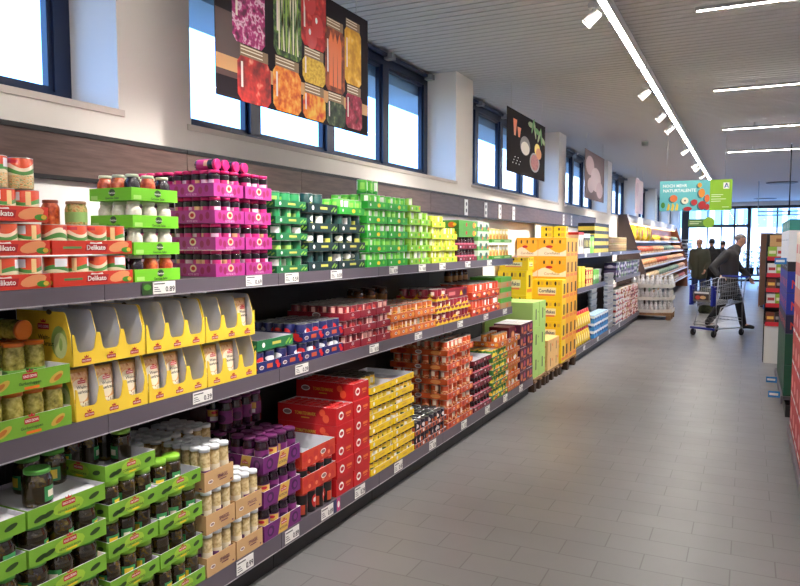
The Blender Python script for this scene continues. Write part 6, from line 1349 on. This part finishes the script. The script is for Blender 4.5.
    jm = mat('jacket_%d_%d_%d' % jacket, jacket, 0.8); tm = mat('trousers_%d_%d_%d' % trousers, trousers, 0.8); sm = mat('shoes_%d_%d_%d' % shoes, shoes, 0.6); hm = mat('hair_%d_%d_%d' % hair, hair, 0.7)
    side_h = Vector((1, 0, 0)); P0, C0, N0 = J['pelvis'], J['chest'], J['neck']; low = P0 - Vector((0, 0, hem))
    segs = []
    for s_ in (-1, 1):
        segs += [(low + side_h * s_ * 0.075, 0.135 * bulk, P0 + side_h * s_ * 0.075, 0.13 * bulk), (P0 + side_h * s_ * 0.075, 0.13 * bulk, C0 + side_h * s_ * 0.085, 0.135 * bulk)]
    for n in 'rl': segs += [(C0.lerp(N0, 0.35), 0.1, J[n + 'sh'], 0.088), (J[n + 'sh'], 0.088, J[n + 'el'], 0.066), (J[n + 'el'], 0.066, J[n + 'el'].lerp(J[n + 'wr'], 0.93), 0.047)]
    segs += [(C0, 0.13, C0.lerp(N0, 0.6), 0.1 * bulk), (C0.lerp(N0, 0.55) - Vector((0, 0.02, 0)), 0.1 * bulk, N0 - Vector((0, 0.015, 0.015)), 0.074 * bulk)]
    cloth('jacket', segs, jm, o)
    segs = []
    for n in 'rl': segs += [(P0, 0.11, J[n + 'hip'], 0.1), (J[n + 'hip'], 0.1, J[n + 'kn'], 0.078), (J[n + 'kn'], 0.078, J[n + 'an'] + Vector((0, 0, 0.02)), 0.064)]
    cloth('trousers', segs, tm, o)
    for n in 'rl':
        A, T = J[n + 'an'], J[n + 'toe']; d = (T - A); d.z = 0; d.normalize()
        heel = A - d * 0.05 + Vector((0, 0, min(0, T.z - A.z) + 0.01)); mid = A.lerp(T, 0.5) + Vector((0, 0, -0.005))
        skin('shoe', {'heel': (*heel, 0.046), 'mid': (*mid, 0.046), 'toe': (*(T + d * 0.02), (0.046, 0.034))}, [('heel', 'mid'), ('mid', 'toe')], sm, o, 1, ['heel'])
    # hair: a cap over the back and top of the skull (a fringe round a bald head)
    b = MB(); n_, k_ = 16, 8; c = hd + up_ * 0.036 - fwd * 0.016
    grid = {}
    for j in range(k_ + 1):
        for i in range(n_):
            a = 2 * pi * i / n_; th = (pi * 0.68) * j / k_
            dvec = up_ * math.cos(th) + (fwd * math.cos(a) + side * math.sin(a)) * math.sin(th)
            p = c + side * dvec.dot(side) * 0.084 + fwd * dvec.dot(fwd) * 0.103 + up_ * dvec.dot(up_) * 0.093
            grid[i, j] = b.add([p])
    for j in range(k_):
        for i in range(n_):
            a = 2 * pi * (i + 0.5) / n_; front = math.cos(a)
            if front > 0.55 and j >= 4: continue
            if front > 0.05 and j >= 5: continue
            if bald and j < 4: continue
            i2 = (i + 1) % n_; b.face((grid[i, j], grid[i, j + 1], grid[i2, j + 1], grid[i2, j]), hm, None, True)
    b.build('hair', o)
    b = MB()
    for s in (-1, 1): b.ball(hd + up_ * 0.01 + fwd * 0.084 + side * s * 0.03, 0.011, 0.011, 0.009, mat('eye', (50, 40, 36), 0.3), 8, 5)
    b.ball(hd - up_ * 0.055 + fwd * 0.086, 0.022, 0.01, 0.006, mat('lips', (160, 96, 84), 0.5), 8, 5)
    b.build('face_features', o)
    return o
# the man pulling the trolley: he looks along +X (rz -90), so joint x = -worldY offset, y = worldX offset
man = {'pelvis': (0, -0.05, 0.92), 'chest': (0, -0.05, 1.34), 'neck': (0, 0.06, 1.52), 'head': (0, 0.115, 1.635), 'look': (0.1, 1, -0.28),
       'rsh': (0.2, -0.1, 1.4), 'rel': (0.33, -0.32, 1.16), 'rwr': (0.36, -0.22, 1.0), 'rhand': (0.1, 0.9, -0.1), 'racross': (1, 0, 0), 'rcurl': (0, 0, -1),
       'lsh': (-0.19, -0.04, 1.4), 'lel': (-0.25, 0.1, 1.15), 'lwr': (-0.2, 0.29, 0.97), 'lhand': (0, 0.35, -1), 'lacross': (0.4, 0.8, 0.2), 'lcurl': (0.6, 0.3, 0),
       'rhip': (0.09, -0.02, 0.88), 'rkn': (0.1, -0.16, 0.49), 'ran': (0.1, -0.38, 0.11), 'rtoe': (0.1, -0.22, 0.045),
       'lhip': (-0.09, 0.0, 0.88), 'lkn': (-0.1, 0.13, 0.48), 'lan': (-0.1, 0.2, 0.1), 'ltoe': (-0.1, 0.38, 0.045)}
person(man, (-0.24, 14.42, 0), -pi / 2, 'man in a dark grey jacket bending over a trolley, striding to the side', (62, 60, 60), (30, 30, 36), (22, 22, 24), (112, 102, 96), False, 1.0, 1.2, 0.2)
def stand(lean=0.0, arm=0.0):
    return {'pelvis': (0, 0, 0.95), 'chest': (0, 0.02 + lean, 1.34), 'neck': (0, 0.03 + lean, 1.52), 'head': (0, 0.045 + lean, 1.65), 'look': (0, 1, -0.12),
            'rsh': (0.17, lean, 1.42), 'rel': (0.235, -0.02 + lean, 1.14), 'rwr': (0.2, 0.14 + arm, 0.95), 'rhand': (0, 0.5, -0.8), 'racross': (0, 0.8, 0.6), 'rcurl': (-1, 0, 0),
            'lsh': (-0.17, lean, 1.42), 'lel': (-0.235, -0.02 + lean, 1.14), 'lwr': (-0.2, 0.14 + arm, 0.95), 'lhand': (0, 0.5, -0.8), 'lacross': (0, 0.8, 0.6), 'lcurl': (1, 0, 0),
            'rhip': (0.09, 0, 0.9), 'rkn': (0.1, 0.04, 0.49), 'ran': (0.1, 0.02, 0.1), 'rtoe': (0.12, 0.17, 0.045), 'lhip': (-0.09, 0, 0.9), 'lkn': (-0.1, 0.0, 0.49), 'lan': (-0.1, -0.06, 0.1), 'ltoe': (-0.12, 0.1, 0.045)}
person(stand(), (-1.12, 20.0, 0), math.radians(165), 'balding man in an olive jacket and blue jeans facing the camera', (70, 72, 60), (40, 52, 96), (60, 56, 54), (120, 100, 90), True, 0.965)
person(stand(0.04), (-0.88, 21.3, 0), math.radians(10), 'person in black seen from behind beside the balding man', (28, 28, 32), (26, 26, 30), (20, 20, 22), (40, 34, 30), False, 0.97)
person(stand(0.02), (-0.72, 24.4, 0), math.radians(-20), 'person in dark clothes farthest away by the glass doors', (34, 34, 40), (30, 30, 36), (20, 20, 22), (60, 50, 44), False, 0.94)
# bag-like dark green bundle on the trolley seat side of the second shopper
o = empty('shopping_bag', (-0.83, 17.6, 0)); tag(o, 'dark olive shopping bag standing in front of the balding man', 'bag')
b = MB(); b.lathe([(0.13, 0), (0.17, 0.08), (0.18, 0.4), (0.15, 0.52), (0.1, 0.58)], mottle('bag_olive', [(0.35, (34, 42, 30)), (0.6, (70, 76, 54))], 14, 0.8), 14); b.build('bag_body', o)
b = MB(); b.tube([(-0.1, 0, 0.56), (-0.09, 0, 0.72), (0.09, 0, 0.72), (0.1, 0, 0.56)], 0.012, mat('strap', (36, 36, 32), 0.7), 6); b.build('strap', o)
